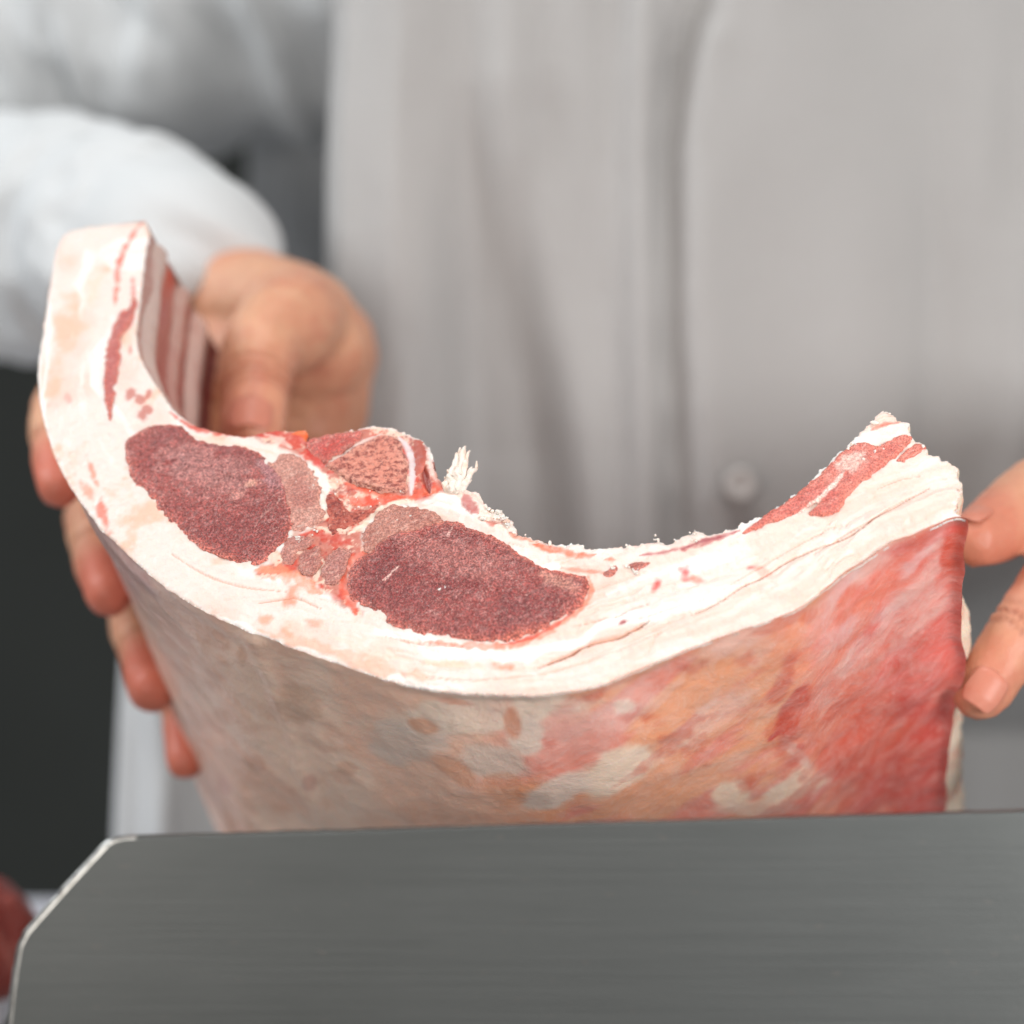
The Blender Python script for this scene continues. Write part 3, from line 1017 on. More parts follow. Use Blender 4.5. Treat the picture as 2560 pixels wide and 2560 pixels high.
def skin_color(S, T, px, py, V):
    n = len(S)
    Q = np.column_stack([S, T * 0.19])
    R = Q @ np.array([[0.85, 0.5], [-0.5, 0.85]])
    warp = (fbm(Q, 45, 4, 53) - 0.5) * 2
    big = px + warp * 150
    right = sstep(big + (py - 1900) * 0.35, 1120, 1420)
    C = np.tile(lin(254, 216, 194), (n, 1))
    C = mixc(C, lin(250, 196, 170), sstep(fbm(Q, 30, 4, 54), 0.42, 0.62) * 0.7)
    C = mixc(C, lin(218, 160, 130), sstep(fbm(R * np.array([1, 1.8]), 75, 5, 55), 0.52, 0.78) * 0.4)
    C = mixc(C, lin(218, 178, 164), sstep(px, 620, 360) * 0.6)
    C = mixc(C, lin(196, 152, 150), blob(px, py, 270, 1380, 70, 150, -40, Q, .5, 150, 56) * .7)
    O = np.tile(lin(246, 168, 128), (n, 1))
    O = mixc(O, lin(242, 146, 126), sstep(fbm(R * np.array([.7, 1.6]), 55, 5, 57), 0.40, 0.62))
    O = mixc(O, lin(236, 108, 100), sstep(big, 1850, 2350) * 0.85)
    O = mixc(O, lin(244, 204, 194), sstep(fbm(R * np.array([.9, 1.25]), 60, 5, 58), 0.46, 0.74) * 0.6 * sstep(py, 2000, 1750))
    O = mixc(O, lin(242, 206, 204), sstep(fbm(R * np.array([.85, 1.35]), 75, 5, 59), 0.48, 0.72) * 0.6 * sstep(px, 1900, 2150) * sstep(py, 1800, 1500))
    C = C + (O - C) * right[:, None]
    for (x, y, rx, ry, an, col, a) in [
            (1180, 1785, 230, 42, -6, (250, 222, 202), .95), (1030, 1850, 90, 60, 0, (228, 206, 192), .8), (1540, 1925, 130, 42, -24, (252, 220, 196), .98),
            (1390, 1985, 90, 34, -18, (236, 210, 194), .9), (1560, 1770, 26, 20, 0, (238, 208, 192), .9), (1310, 1840, 40, 45, 0, (236, 214, 198), .9),
            (1830, 1985, 45, 32, 10, (252, 214, 186), .97), (1990, 1965, 85, 34, -28, (252, 214, 188), .97), (1990, 1880, 50, 16, 45, (238, 196, 180), .85),
            (1900, 2020, 120, 20, 0, (238, 200, 178), .7), (1250, 1910, 90, 40, 10, (232, 208, 192), .85),
            (1060, 1815, 42, 18, 20, (222, 158, 122), .8), (1280, 1810, 22, 40, -10, (228, 150, 116), .8), (1140, 1755, 50, 10, 8, (226, 160, 132), .8),
            (1150, 1940, 70, 26, 35, (216, 146, 106), .6), (1260, 1965, 50, 40, 20, (230, 152, 108), .5),
            (1985, 1775, 26, 70, 25, (206, 66, 54), .85), (1935, 1840, 28, 8, -40, (204, 44, 40), .95), (1958, 1700, 22, 90, 25, (216, 96, 80), .6),
            (2003, 1866, 10, 8, 0, (206, 60, 50), .9), (2385, 1370, 28, 90, 8, (222, 84, 60), .9), (2300, 1350, 110, 22, -22, (226, 100, 92), .7),
            (2240, 1900, 150, 170, 0, (214, 74, 60), .8), (2110, 1420, 30, 12, -35, (232, 140, 96), .9), (2030, 1500, 40, 12, -35, (232, 146, 104), .8),
            (1950, 1560, 60, 14, -20, (228, 130, 104), .6), (2120, 1830, 150, 130, -30, (226, 104, 78), .65),
            (530, 1600, 44, 22, 20, (212, 156, 126), .4), (605, 1635, 13, 26, 0, (210, 154, 124), .4), (560, 1790, 30, 22, 20, (218, 160, 128), .4),
            (640, 1905, 26, 22, 0, (210, 150, 116), .4), (560, 1965, 12, 24, -30, (212, 130, 116), .4), (775, 1950, 18, 24, 30, (198, 128, 116), .4),
            (870, 1920, 26, 20, 0, (214, 156, 122), .4), (740, 1760, 70, 50, 10, (196, 152, 122), .5)]:
        C = mixc(C, lin(*col), blob(px, py, x, y, rx, ry, an, Q, 0.6, 110, int(x + y), 0.28) * a)
    C = mixc(C, lin(214, 84, 60), sstep(fbm(R, 90, 5, 66), 0.62, 0.76) * 0.5 * right)
    C = mixc(C, lin(226, 140, 104), np.exp(-T * 0.19 / 0.0016) * 0.6 * sstep(px, 1300, 1800))
    return C


T = np.linspace(0, 1, 240)
fl = np.zeros(len(outer_ab))
V, F, C, Nn = sweep(outer_ab, T, skin_disp, skin_color, fl, -0.0005, 0.006, outer_smooth)
sk = mesh_obj('skin', V, F[:, ::-1], M['skin'], joint, C)
_s = np.concatenate([[0], np.cumsum(np.linalg.norm(np.diff(outer_ab, axis=0), axis=1))])
_pat = np.column_stack([np.repeat(_s, len(T)), np.tile(T * 0.19, len(_s)), np.zeros(len(V))])
sk.data.attributes.new('Pat', 'FLOAT_VECTOR', 'POINT').data.foreach_set('vector', _pat.astype(np.float32).ravel())
skin_far = V.reshape(len(outer_ab), len(T), 3)[:, -1]


def lin_disp(S, T, V):
    pt = np.column_stack([S, T * 0.15])
    px, _ = proj(V)
    return (fbm(pt, 60, 3, 90) - 0.5) * 0.003 * sstep(T, 0, 0.05) * sstep(px, 800, 650)


def lin_color(S, T, px, py, V):
    n = len(S)
    Q = np.column_stack([S, T * 0.15])
    w = T + (fbm(Q, 40, 3, 91) - .5) * 0.05
    C = np.tile(lin(190, 146, 136), (n, 1))
    red = np.maximum(sstep(np.abs(w - 0.31), 0.10, 0.05), sstep(np.abs(w - 0.585), 0.06, 0.03))
    C = mixc(C, lin(172, 104, 96), red)
    C = mixc(C, lin(196, 62, 40), red * sstep(py, 800, 640))
    C = mixc(C, lin(150, 92, 92), sstep(w, 0.86, 0.92))
    C = mixc(C, lin(140, 44, 40), sstep(w, 0.86, 0.92) * sstep(py, 900, 1020))
    C = mixc(C, lin(204, 120, 104), sstep(px, 700, 900) * sstep(fbm(Q, 70, 4, 92), .4, .7))
    return C


T2 = np.linspace(0, 1, 60)
V, F, C, Nn2 = sweep(inner_ab, T2, lin_disp, lin_color, 0.0, -0.0008)
mesh_obj('cavity_lining', V, F[:, ::-1], M['lining'], joint, C)
in_far = V.reshape(len(inner_ab), len(T2), 3)[:, -1]
flare = np.linspace(0, 1, len(end_ab)) ** 0.4 * 0.016
V, F, C, _ = sweep(end_ab, T, lambda S, T, V: (fbm(np.column_stack([S, T * .19]), 300, 3, 95) - .5) * 0.0012 * sstep(T, 0, .03),
                   lambda S, T, px, py, V: mixc(np.tile(lin(240, 222, 200), (len(S), 1)), lin(226, 150, 128),
                                               sstep(fbm(np.column_stack([S, T * .19]), 120, 4, 96), .58, .75) * .6), flare, -0.0008)
mesh_obj('flank_edge', V, F[:, ::-1], M['fat'], joint, C)
end_far = V.reshape(len(end_ab), len(T), 3)[:, -1]
cap = np.vstack([skin_far[::3], end_far[::3], in_far[::3]])
mesh_obj('far_end', cap, [list(range(len(cap)))], M['lining'], joint, np.tile(lin(190, 120, 105), (len(cap), 1)))

# rib bones under the lining of the left flap
ipx, ipy = proj(from_plane(inner_ab))
flap = np.where((ipx < 640) & (ipy < 1080))[0]
for (tc, hw, colr) in ((0.14, 0.075, (206, 180, 170)), (0.465, 0.07, (198, 160, 148)), (0.74, 0.105, (212, 182, 172))):
    seg = inner_ab[flap]
    W0 = from_plane(seg, -0.0008)
    E = edir(W0)
    tang = np.gradient(W0, axis=0)
    Nr = np.cross(tang, E)
    Nr /= np.linalg.norm(Nr, axis=1, keepdims=True)
    if (Nr @ np.array([1, 0, 0.3])).mean() < 0:
        Nr = -Nr
    A = np.linspace(-1, 1, 15)
    arcs = np.linspace(0, 1, len(seg))
    wob = (fbm(np.column_stack([arcs * 3.2, arcs * 0 + tc * 30]), 1, 3, 97) - .5) * 0.11
    hgt = 0.0022 * np.cos(A * np.pi / 2) ** 1.3 - 0.0003
    Vr = W0[:, None] + E[:, None] * (np.clip(tc + wob[:, None] + hw * (0.75 + .6 * fbm(np.column_stack([arcs * 3, arcs * 0 + tc * 50]), 1, 2, 99))[:, None] * A[None], 0.0, 1))[..., None] + Nr[:, None] * hgt[None, :, None]
    n, m = len(seg), len(A)
    ii = np.arange(n * m).reshape(n, m)
    Fr = np.stack([ii[:-1, :-1], ii[1:, :-1], ii[1:, 1:], ii[:-1, 1:]], -1).reshape(-1, 4)
    Vr = Vr.reshape(-1, 3)
    Cr = mixc(np.tile(lin(*colr), (len(Vr), 1)), lin(180, 120, 112), sstep(fbm(Vr, 120, 3, 98), .5, .75) * .5)
    mesh_obj('rib', Vr, Fr, M['lining'], joint, Cr)


# ------------------------------------------------------------------ the person: hands, arms, coat
def fuse(name, tubes, voxel, smooth, mat, parent):
    V, F, n0 = [], [], 0
    for p, r in tubes:
        v, f = tube_pts(p, r)
        V.append(v)
        F += [[int(a) + n0 for a in q] for q in f]
        n0 += len(v)
    o = mesh_obj('tmp', np.vstack(V), F, None)
    rm = o.modifiers.new('r', 'REMESH')
    rm.mode = 'VOXEL'
    rm.voxel_size = voxel
    sm = o.modifiers.new('s', 'SMOOTH')
    sm.factor = 0.5
    sm.iterations = smooth
    dg = bpy.context.evaluated_depsgraph_get()
    me = bpy.data.meshes.new_from_object(o.evaluated_get(dg))
    old = o.data
    bpy.data.objects.remove(o)
    bpy.data.meshes.remove(old)
    me.name = name
    me.materials.clear()
    me.materials.append(mat)
    o = bpy.data.objects.new(name, me)
    COL.objects.link(o)
    o.parent = parent
    me.polygons.foreach_set('use_smooth', [True] * len(me.polygons))
    return o


person = empty('person', 'person in a grey buttoned tunic and white sleeves gripping the meat with both hands', 'person')
S = 2560 / 1932.0


def p(x, y, d):
    return P(x * S, y * S, d)


# joints of both hands, in the order wrist to tip
WL = p(440, 575, 0.975)
WL2 = p(320, 510, 1.01)
thumbL = [p(560, 600, .910), p(540, 615, .888), p(497, 650, .868), p(484, 735, .852), p(474, 815, .838)]
thumbLr = [.020, .0185, .0145, .0125, .0105]
fingL = [
    ([p(560, 660, .93), p(330, 690, .95), p(130, 745, .905), p(108, 840, .862), p(112, 915, .835)], [.020, .0125, .0098, .0092, .0080]),
    ([p(580, 700, .93), p(380, 800, .965), p(190, 940, .905), p(188, 1040, .868), p(206, 1118, .838)], [.020, .0125, .0104, .0099, .0088]),
    ([p(585, 750, .93), p(430, 930, .965), p(266, 1130, .905), p(270, 1225, .868), p(287, 1300, .838)], [.020, .0120, .0100, .0094, .0084]),
    ([p(580, 800, .93), p(470, 1040, .96), p(345, 1270, .905), p(346, 1350, .882), p(349, 1436, .862)], [.018, .0105, .0080, .0076, .0068])]
palmL = [([WL2, WL, p(568, 598, .925), p(590, 660, .92)], [.030, .026, .0195, .022]),
         ([p(565, 600, .925), p(612, 672, .935), p(610, 770, .938)], [.019, .018, .018]),
         ([WL, p(590, 650, .955), p(590, 740, .95)], [.025, .024, .021]),
         ([p(585, 740, .945), p(540, 830, .955), p(520, 930, .955)], [.022, .020, .014])]
ELL = p(-210, 420, 1.20)
SHL = p(740, -420, 1.26)
armL = [([WL2, p(130, 460, 1.09), ELL], [.031, .036, .042]), ([ELL, p(-100, 125, 1.23), p(120, 20, 1.23), p(400, -20, 1.23), SHL], [.042, .042, .044, .048, .055])]

WR = p(2330, 900, 0.93)
thumbR = [p(2160, 850, .86), p(2060, 895, .825), p(1978, 925, .803), p(1898, 985, .785), p(1845, 1018, .772)]
thumbRr = [.019, .0160, .0132, .0120, .0090]
fingR = [
    ([p(2260, 930, .86), p(2120, 990, .80), p(2010, 1085, .775), p(1925, 1195, .765), p(1852, 1305, .760)], [.019, .0140, .0122, .0110, .0094]),
    ([p(2290, 1010, .86), p(2170, 1110, .80), p(2090, 1250, .775), p(2030, 1370, .77), p(2000, 1470, .775)], [.019, .0128, .0100, .0090, .0078]),
    ([p(2320, 1080, .86), p(2230, 1210, .81), p(2160, 1350, .79), p(2110, 1460, .785), p(2080, 1550, .79)], [.018, .0120, .0095, .0088, .0076]),
    ([p(2340, 1140, .87), p(2290, 1290, .83), p(2240, 1400, .815), p(2205, 1480, .81), p(2180, 1550, .815)], [.017, .0100, .0080, .0075, .0064])]
palmR = [([WR, p(2260, 930, .88), p(2250, 1000, .87)], [.028, .025, .022]), ([WR, p(2320, 1020, .885), p(2330, 1120, .88)], [.026, .023, .019]),
         ([WR, p(2180, 850, .87)], [.026, .020])]
ELR = p(2700, 500, 1.20)
SHR = p(2250, -420, 1.26)
armR = [([WR, p(2480, 760, 1.05), ELR], [.030, .037, .042]), ([ELR, p(2520, 0, 1.24), SHR], [.044, .05, .055]), ([SHL, p(1400, -350, 1.28), SHR], [.055, .07, .055])]

tubes = armL + armR + palmL + palmR + fingL + fingR + [(thumbL, thumbLr), (thumbR, thumbRr)]
body = fuse('body', tubes, 0.0016, 5, M['hand'], person)
bm_ = body.data
nv = len(bm_.vertices)
BV = np.empty(nv * 3); bm_.vertices.foreach_get('co', BV); BV = BV.reshape(-1, 3)
BN = np.empty(nv * 3); bm_.vertices.foreach_get('normal', BN); BN = BN.reshape(-1, 3)
C = np.tile(lin(216, 164, 132), (nv, 1))
C = mixc(C, lin(206, 146, 118), sstep(fbm(BV, 60, 4, 300), .42, .68) * .7)
C = mixc(C, lin(196, 112, 92), sstep(fbm(BV, 170, 4, 303), .52, .74) * .28)
for chain, red in [(f[0], .9) for f in fingL] + [(thumbL, .3)] + [(f[0], .35) for f in fingR] + [(thumbR, .55)]:
    tip = np.array(chain[-1])
    d = np.linalg.norm(BV - tip, axis=1)
    C = mixc(C, lin(206, 112, 92), sstep(d, .034, .010) * red)
disp = (fbm(BV, 70, 3, 301) - .5) * 0.0020 + (fbm(BV, 220, 3, 304) - .5) * 0.0008


def creases(chain, j, offs, amp, rad=0.019):
    global disp, C
    a, b, c = np.array(chain[j - 1]), np.array(chain[j]), np.array(chain[j + 1])
    ax = (c - a) / np.linalg.norm(c - a)
    r = BV - b
    d = np.linalg.norm(r, axis=1)
    s = r @ ax + (fbm(BV, 180, 3, 302) - .5) * 0.003
    near = sstep(d, rad, rad * .6)
    for o, k in offs:
        g = np.exp(-((s - o) / 0.0010) ** 2) * near * k
        disp = disp - amp * g
        C = mixc(C, lin(150, 76, 52), np.clip(g * .8, 0, 1))


creases(thumbL, 3, [(-.010, .7), (-.006, 1), (-.002, .8), (.002, 1), (.006, .6)], 0.0011)
creases(thumbR, 2, [(-.005, .8), (0, 1), (.003, .6)], 0.0009)
for f in fingR:
    creases(f[0], 3, [(-.005, .7), (-.001, 1), (.003, .8)], 0.0011, 0.016)
for f in fingL:
    creases(f[0], 3, [(-.001, 1), (.002, .7)], 0.0007, 0.015)
BV2 = BV + BN * disp[:, None]
bm_.vertices.foreach_set('co', BV2.ravel())
a = bm_.color_attributes.new('Col', 'FLOAT_COLOR', 'POINT')
a.data.foreach_set('color', np.column_stack([np.clip(C, 0, 1), np.ones(nv)]).astype(np.float32).ravel())
bm_.update()


def nail(chain, r, out_dir, length, width, back=0.35):
    """a curved nail lying on the last bone, facing out_dir"""
    a, b = np.array(chain[-2]), np.array(chain[-1])
    ax = (b - a) / np.linalg.norm(b - a)
    o = np.array(out_dir, float)
    o = o - ax * (o @ ax); o /= np.linalg.norm(o)
    s = np.cross(ax, o)
    nu, nw = 17, 17
    V = []
    for i in range(nu):
        u = i / (nu - 1)
        for j in range(nw):
            w = j / (nw - 1) * 2 - 1
            half = width * (0.86 + 0.14 * math.sin(u * math.pi)) * (1 - 0.35 * max(0, (0.14 - u) / 0.14) ** 2 - 0.30 * max(0, (u - .88) / .12) ** 2)
            ang = w * half / r
            rr = r * (0.985 + 0.03 * (1 - w * w)) - 0.0010 * max(0, u - .7) / .3 - 0.0006 * max(0, .12 - u) / .12
            base = b + ax * (length * (u - back))
            V.append(base + o * rr * math.cos(ang) + s * rr * math.sin(ang))
    V = np.array(V)
    ii = np.arange(nu * nw).reshape(nu, nw)
    F = np.stack([ii[:-1, :-1], ii[1:, :-1], ii[1:, 1:], ii[:-1, 1:]], -1).reshape(-1, 4)
    ob = mesh_obj('fingernail', V, F, M['nail'], body)
    so = ob.modifiers.new('s', 'SOLIDIFY')
    so.thickness = 0.0006
    so.offset = 0
    return ob


nail(fingR[0][0], .0098, (-.10, -1, .10), .0130, .0066, .42)
nail(thumbR, .0096, (-.45, -.35, 1), .0115, .0066, .5)
nail(thumbL, .0108, (.05, -.55, .9), .014, .0085, .55)

coat = empty('tmp', None, None)
bpy.data.objects.remove(coat)


def px2z(y, d):
    return CZ - (y * S - 1280) / 2560 * K * d


def px2x(x, d):
    return (x * S - 1280) / 2560 * K * d


# coat body: a closed cloth shell round the trunk, its front folded
D0 = 1.0
Z = np.linspace(px2z(2050, D0), px2z(-700, D0), 190)
NU = 520
rows = []
for z in Z:
    y = (1280 - (z - CZ) / (K * D0) * 2560) / S
    left = np.interp(y, [-700, -300, 0, 250, 500, 700, 950, 1150, 1570, 2050], [520, 575, 612, 600, 596, 575, 540, 500, 450, 420])
    xl = px2x(left, D0)
    xr = px2x(2560, D0)
    cx, ax_ = (xl + xr) / 2, (xr - xl) / 2
    th = np.linspace(-np.pi, np.pi, NU, endpoint=False)
    ex = 0.34
    sx = np.sign(np.sin(th)) * np.abs(np.sin(th)) ** (ex + .15)
    sy = np.sign(np.cos(th)) * np.abs(np.cos(th)) ** ex
    X = cx + ax_ * sx
    b = 0.085
    Y = (D0 - DIST) + b - b * sy
    xp = X / (K * D0) * 2560 / S + 966
    yy = np.full_like(xp, y)
    h = np.zeros_like(xp)

    def fold(xc, w, amp, sharpL=1, sharpR=1):
        dx = xp - xc
        return amp * np.exp(-np.where(dx < 0, (dx / (w * sharpL)) ** 2, (dx / (w * sharpR)) ** 2))
    # hollow of the long fold left of the placket, deeper toward the waist
    low = np.clip((y - 150) / 700, 0, 1)
    Y = Y + 0.14 * np.clip((y - 980) / 520, 0, 1) ** 1.3 * 2.0 * (xp > 900) * np.clip((xp - 1600) / 220, 0, 1)
    h -= fold(900 + 10 * low, 60 + 20 * low, 0.030 * low + .005, 1, 2.2)
    h += fold(745, 70, 0.009)
    h += fold(np.interp(y, [200, 700, 1000], [960, 1075, 1120]), 60, 0.006 + .004 * low)
    h += fold(1215, 34, 0.009)
    h -= fold(1160, 30, 0.003)
    # placket: recess closed by the overlapping right front
    e = 1318 + np.interp(y, [-700, 0, 120, 300, 700, 1000], [160, 45, 6, -18, -12, 8])
    step_ = 1 / (1 + np.exp(-(xp - e) / 4.0))
    h += 0.008 * step_ * np.exp(-np.clip(xp - e, 0, None) / 420)
    q_ = np.clip((xp - (e - 64)) / 64, 0, 1)
    h += (-0.018 + 0.026 * q_) * (1 / (1 + np.exp(-(xp - e + 64) / 5))) * (1 - step_)
    h += fold(np.interp(y, [0, 300, 700, 1100], [1480, 1560, 1640, 1600]), 90, 0.004)
    h -= fold(1760, 60, 0.004)
    h -= 0.002 * np.exp(-((xp - 1430) / 46) ** 2 - ((yy - 960) / 80) ** 2)
    h += (fbm(np.column_stack([xp / 150, yy / 700]), 1, 3, 310) - .5) * 0.016
    h += 0.010 * np.exp(-np.abs(xp - left - 40) / 40)
    front = np.clip(np.cos(th), 0, 1) ** 0.4
    Y = Y - h * front
    rows.append(np.column_stack([X, Y, np.full(NU, z)]))
V = np.vstack(rows)
ii = np.arange(len(Z) * NU).reshape(len(Z), NU)
F = np.stack([ii[:-1], np.roll(ii[:-1], -1, 1), np.roll(ii[1:], -1, 1), ii[1:]], -1).reshape(-1, 4)
tunic = mesh_obj('tunic', V, F, M['coat'], person)

# the white coat below it at the hip
rows = []
Z2 = np.linspace(px2z(2050, 1.05), px2z(640, 1.05), 110)
for z in Z2:
    y = (1280 - (z - CZ) / (K * 1.05) * 2560) / S
    back = 0.0
    xl = px2x(np.interp(y, [-500, 450, 600, 700, 950, 1150, 1570, 2050], [470, 470, 490, 470, 350, 205, 186, 165]), 1.05)
    xr = px2x(1150, 1.05)
    th = np.linspace(-np.pi, np.pi, 240, endpoint=False)
    X = (xl + xr) / 2 + (xr - xl) / 2 * np.sign(np.sin(th)) * np.abs(np.sin(th)) ** .5
    Y = (1.05 - DIST) + back + .085 - .085 * np.sign(np.cos(th)) * np.abs(np.cos(th)) ** .36
    xp = X / (K * 1.05) * 2560 / S + 966
    h = (fbm(np.column_stack([xp / 90, np.full_like(xp, y / 500)]), 1, 3, 312) - .5) * 0.03 + 0.012 * np.exp(-((xp - 300) / 40) ** 2)
    rows.append(np.column_stack([X, Y - h * np.clip(np.cos(th), 0, 1) ** .4, np.full(240, z)]))
V = np.vstack(rows)
ii = np.arange(len(Z2) * 240).reshape(len(Z2), 240)
F = np.stack([ii[:-1], np.roll(ii[:-1], -1, 1), np.roll(ii[1:], -1, 1), ii[1:]], -1).reshape(-1, 4)
coat = mesh_obj('white_coat', V, F, M['sleeve'], person)

rows = []
for z in np.linspace(px2z(760, 1.3), px2z(-400, 1.3), 60):
    th = np.linspace(-np.pi, np.pi, 160, endpoint=False)
    xl, xr = px2x(452, 1.30), px2x(1700, 1.30)
    X = (xl + xr) / 2 + (xr - xl) / 2 * np.sign(np.sin(th)) * np.abs(np.sin(th)) ** .5
    Y = (1.30 - DIST) + .05 - .05 * np.sign(np.cos(th)) * np.abs(np.cos(th)) ** .5
    h = (fbm(np.column_stack([X * 25, np.full_like(X, z * 6)]), 1, 3, 313) - .5) * 0.03
    rows.append(np.column_stack([X, Y - h * np.clip(np.cos(th), 0, 1), np.full(160, z)]))
V = np.vstack(rows)
ii = np.arange(60 * 160).reshape(60, 160)
F = np.stack([ii[:-1], np.roll(ii[:-1], -1, 1), np.roll(ii[1:], -1, 1), ii[1:]], -1).reshape(-1, 4)
mesh_obj('coat_back', V, F, M['sleeve'], coat)

# a button on the right front, just under the cloth fold
bp = np.array([px2x(1398, .985), D0 - DIST - 0.0118, px2z(915, .985)])
A = np.linspace(0, 2 * np.pi, 32, endpoint=False)
prof = [(0, .0018), (.004, .0018), (.0055, .0026), (.0068, .0022), (.0072, .0008), (.0066, -.001)]
V = []
for r, y in prof:
    V += [bp + np.array([r * math.cos(t), -y, r * math.sin(t)]) for t in A]
ii = np.arange(len(prof) * 32).reshape(-1, 32)
F = np.stack([ii[:-1], np.roll(ii[:-1], -1, 1), np.roll(ii[1:], -1, 1), ii[1:]], -1).reshape(-1, 4)
mesh_obj('button', np.array(V), F, M['button'], tunic, np.tile(lin(182, 178, 175), (len(V), 1)))


def sleeve(path, rad, folds, seed, cuff):
    path = np.asarray(path); rad = np.asarray(rad)
    pr = np.column_stack([path, rad])
    d = []
    for i in range(len(pr) - 1):
        p0, p1, p2, p3 = pr[max(i - 1, 0)], pr[i], pr[i + 1], pr[min(i + 2, len(pr) - 1)]
        for k in range(40):
            d.append(_cr(p0, p1, p2, p3, k / 40))
    d.append(pr[-1])
    d = np.array(d)
    t = np.gradient(d[:, :3], axis=0)
    t /= np.linalg.norm(t, axis=1, keepdims=True)
    seg = 96
    a = np.linspace(0, 2 * np.pi, seg, endpoint=False)
    up = np.array([0.25, 0.3, 0.9])
    L = np.concatenate([[0], np.cumsum(np.linalg.norm(np.diff(d[:, :3], axis=0), axis=1))])
    rows = []
    for k in range(len(d)):
        u = np.cross(t[k], up); u /= np.linalg.norm(u)
        v = np.cross(t[k], u)
        f = fbm(np.column_stack([np.cos(a) * 1.3 + L[k] * 9, np.sin(a) * 1.3 + L[k] * 3, np.full(seg, L[k] * 26)]), 1, 3, seed) - .5
        f2 = np.sin(L[k] * 150 + 2.2 * np.sin(a + 1) + 5 * f)
        r = d[k, 3] * (1 + folds * (f * 0.9 + 0.16 * f2))
        rows.append(d[k, :3] + r[:, None] * (np.cos(a)[:, None] * u + np.sin(a)[:, None] * v))
    V = np.vstack(rows)
    ii = np.arange(len(d) * seg).reshape(len(d), seg)
    F = np.stack([ii[:-1], np.roll(ii[:-1], -1, 1), np.roll(ii[1:], -1, 1), ii[1:]], -1).reshape(-1, 4)
    o = mesh_obj('sleeve', V, F, M['sleeve'], coat)
    s = o.modifiers.new('s', 'SOLIDIFY')
    s.thickness = 0.0012
    return o


# forearm sleeve and the upper sleeve of each arm
sleeve([p(405, 603, .988), p(338, 522, .995), p(235, 480, 1.03), p(70, 450, 1.10), p(-170, 430, 1.19)], [.036, .043, .049, .053, .056], .34, 320, True)
sleeve([p(-290, 420, 1.23), p(-110, 130, 1.23), p(110, 25, 1.23), p(400, -15, 1.23), p(700, -190, 1.24), p(800, -520, 1.26)], [.050, .055, .064, .080, .092, .09], .36, 330, False)
sleeve([p(2300, 880, .945), p(2400, 800, 1.0), p(2560, 640, 1.10), p(2700, 480, 1.20)], [.042, .048, .054, .058], .2, 340, True)
sleeve([p(2720, 500, 1.20), p(2660, 330, 1.20), p(2480, 0, 1.22), p(2230, -480, 1.25)], [.054, .060, .066, .075], .2, 350, False)

# ------------------------------------------------------------------ steel plate in front
def steel_plate():
    D = 0.645
    prof = resample(np.array([(232, 1580), (205, 1585), (180, 1604), (60, 1737), (38, 1768), (26, 1805), (8, 1950), (-10, 2200)], float), 5, closed=False)
    top = np.column_stack([np.linspace(2700, 236, 120), np.linspace(1508, 1579.8, 120)])
    px = np.vstack([top, prof, [(2700, 2200)]])
    W = np.array([p(x, y, D) for x, y in px])
    k_ = np.arange(len(px))
    w = np.where(k_ < 118, 0.0006, 0.0006 + 0.0012 * sstep(k_, 118, 132)) * (1 - sstep(k_, len(px) - 12, len(px) - 3))
    XZ = W[:, [0, 2]]
    t = np.roll(XZ, -1, 0) - np.roll(XZ, 1, 0)
    nn = np.column_stack([-t[:, 1], t[:, 0]])
    nn /= np.linalg.norm(nn, axis=1, keepdims=True)
    if nn[40, 1] > 0:
        nn = -nn
    dent = (fbm(np.column_stack([XZ * 400]), 1, 3, 380) - .5) * 0.0005
    rings = [(0.0, 0.0045)]
    for a_ in np.linspace(0, np.pi / 2, 9):
        rings.append((1 - math.cos(a_), 1 - math.sin(a_)))
    V = []
    for k, (i, y) in enumerate(rings):
        q = XZ + nn * ((i * w) if k else 0 * w)[:, None] + nn * (dent * (1 if k < 7 else 0))[:, None]
        yy = np.full(len(px), W[0, 1] + 0.0045) if k == 0 else W[:, 1] + y * w
        V.append(np.column_stack([q[:, 0], yy, q[:, 1]]))
    n, m = len(px), len(rings)
    V = np.vstack(V)
    ii = np.arange(n * m).reshape(m, n)
    F = np.stack([ii[:-1], np.roll(ii[:-1], -1, 1), np.roll(ii[1:], -1, 1), ii[1:]], -1).reshape(-1, 4).tolist()
    F.append([int(v) for v in ii[-1]])
    F.append([int(v) for v in ii[0][::-1]])
    o = mesh_obj('steel_plate', V, F, M['steel'], smooth=False)
    import bmesh
    bm = bmesh.new()
    bm.from_mesh(o.data)
    bmesh.ops.recalc_face_normals(bm, faces=bm.faces)
    bm.to_mesh(o.data)
    bm.free()
    o.data.materials.append(M['edge'])
    for q in o.data.polygons:
        if len(q.vertices) == 4 and 117 < q.index % n < n - 2:
            q.material_index = 1
    sm = [len(q.vertices) == 4 for q in o.data.polygons]
    o.data.polygons.foreach_set('use_smooth', sm)
    return tag(o, 'brushed grey steel plate with a cut-off rounded corner standing in front of the meat', 'metal plate')


steel_plate()


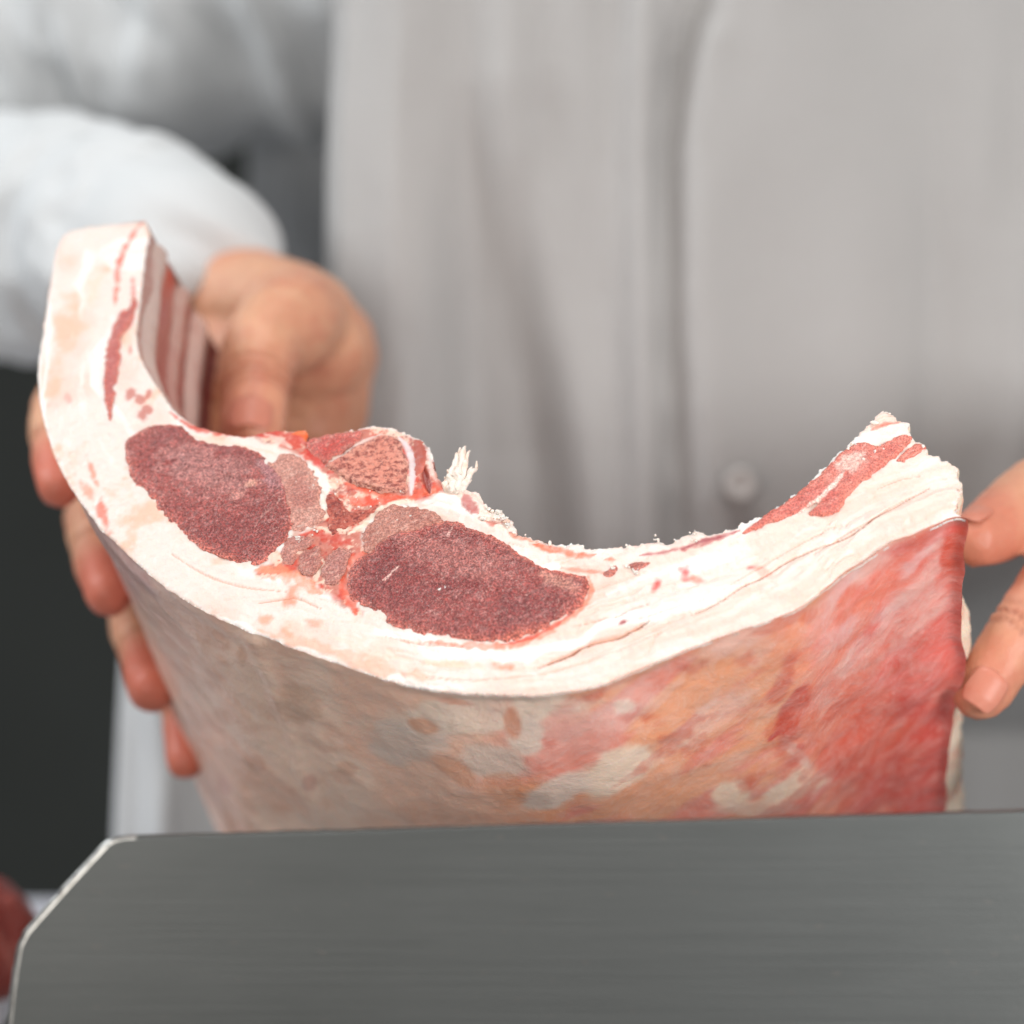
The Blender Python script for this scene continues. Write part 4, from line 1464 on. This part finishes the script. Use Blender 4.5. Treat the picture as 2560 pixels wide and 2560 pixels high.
# ------------------------------------------------------------------ what stands behind
def box(name, lo, hi, mat, bevel=0.004):
    import bmesh
    bm = bmesh.new()
    bmesh.ops.create_cube(bm, size=1)
    for v in bm.verts:
        v.co = Vector([lo[k] + (v.co[k] + .5) * (hi[k] - lo[k]) for k in range(3)])
    bmesh.ops.bevel(bm, geom=list(bm.edges), offset=bevel, segments=3, affect='EDGES')
    me = bpy.data.meshes.new(name)
    bm.to_mesh(me)
    bm.free()
    me.materials.append(mat)
    o = bpy.data.objects.new(name, me)
    COL.objects.link(o)
    return o


wall = box('wall', (-3, 2.2, -0.2), (3, 2.3, 3.2), mat_flat('dark wall', (0.030, 0.034, 0.030), (0.070, 0.076, 0.070), 0.7, 2.5))
tag(wall, 'dark grey wall far behind the person with white sleeves', 'wall')
zt = px2z(1692, 1.15)
board = box('cutting_board', (-0.62, 0.22, zt - .02), (px2x(150, 1.1), 1.15 - DIST, zt), mat_flat('white board', (.70, .70, .76), (.78, .78, .84), .45))
tag(board, 'white board at the left behind the steel plate', 'board')


def red_cut():
    rng = np.linspace(0, np.pi, 40)
    A = np.linspace(0, 2 * np.pi, 72, endpoint=False)
    V = []
    c = np.array([px2x(-85, .90), .92 - DIST, zt - 0.002])
    for t in rng:
        for q in A:
            V.append([0.030 * math.sin(t) * math.cos(q), 0.034 * math.sin(t) * math.sin(q), 0.018 + 0.026 * math.cos(t)])
    V = np.array(V)
    V = c + V * (1 + (fbm(V, 40, 3, 360) - .5) * .5)[:, None]
    V[:, 2] = np.maximum(V[:, 2], zt + .0005)
    ii = np.arange(len(rng) * 72).reshape(-1, 72)
    F = np.stack([ii[:-1], ii[1:], np.roll(ii[1:], -1, 1), np.roll(ii[:-1], -1, 1)], -1).reshape(-1, 4)
    C = mixc(np.tile(lin(130, 48, 40), (len(V), 1)), lin(176, 96, 84), sstep(fbm(V, 90, 4, 361), .55, .7))
    o = mesh_obj('meat_cut', V, F, M['pale'], None, C)
    return tag(o, 'small dark red cut of meat lying on the white board beyond the plate', 'meat')


red_cut()
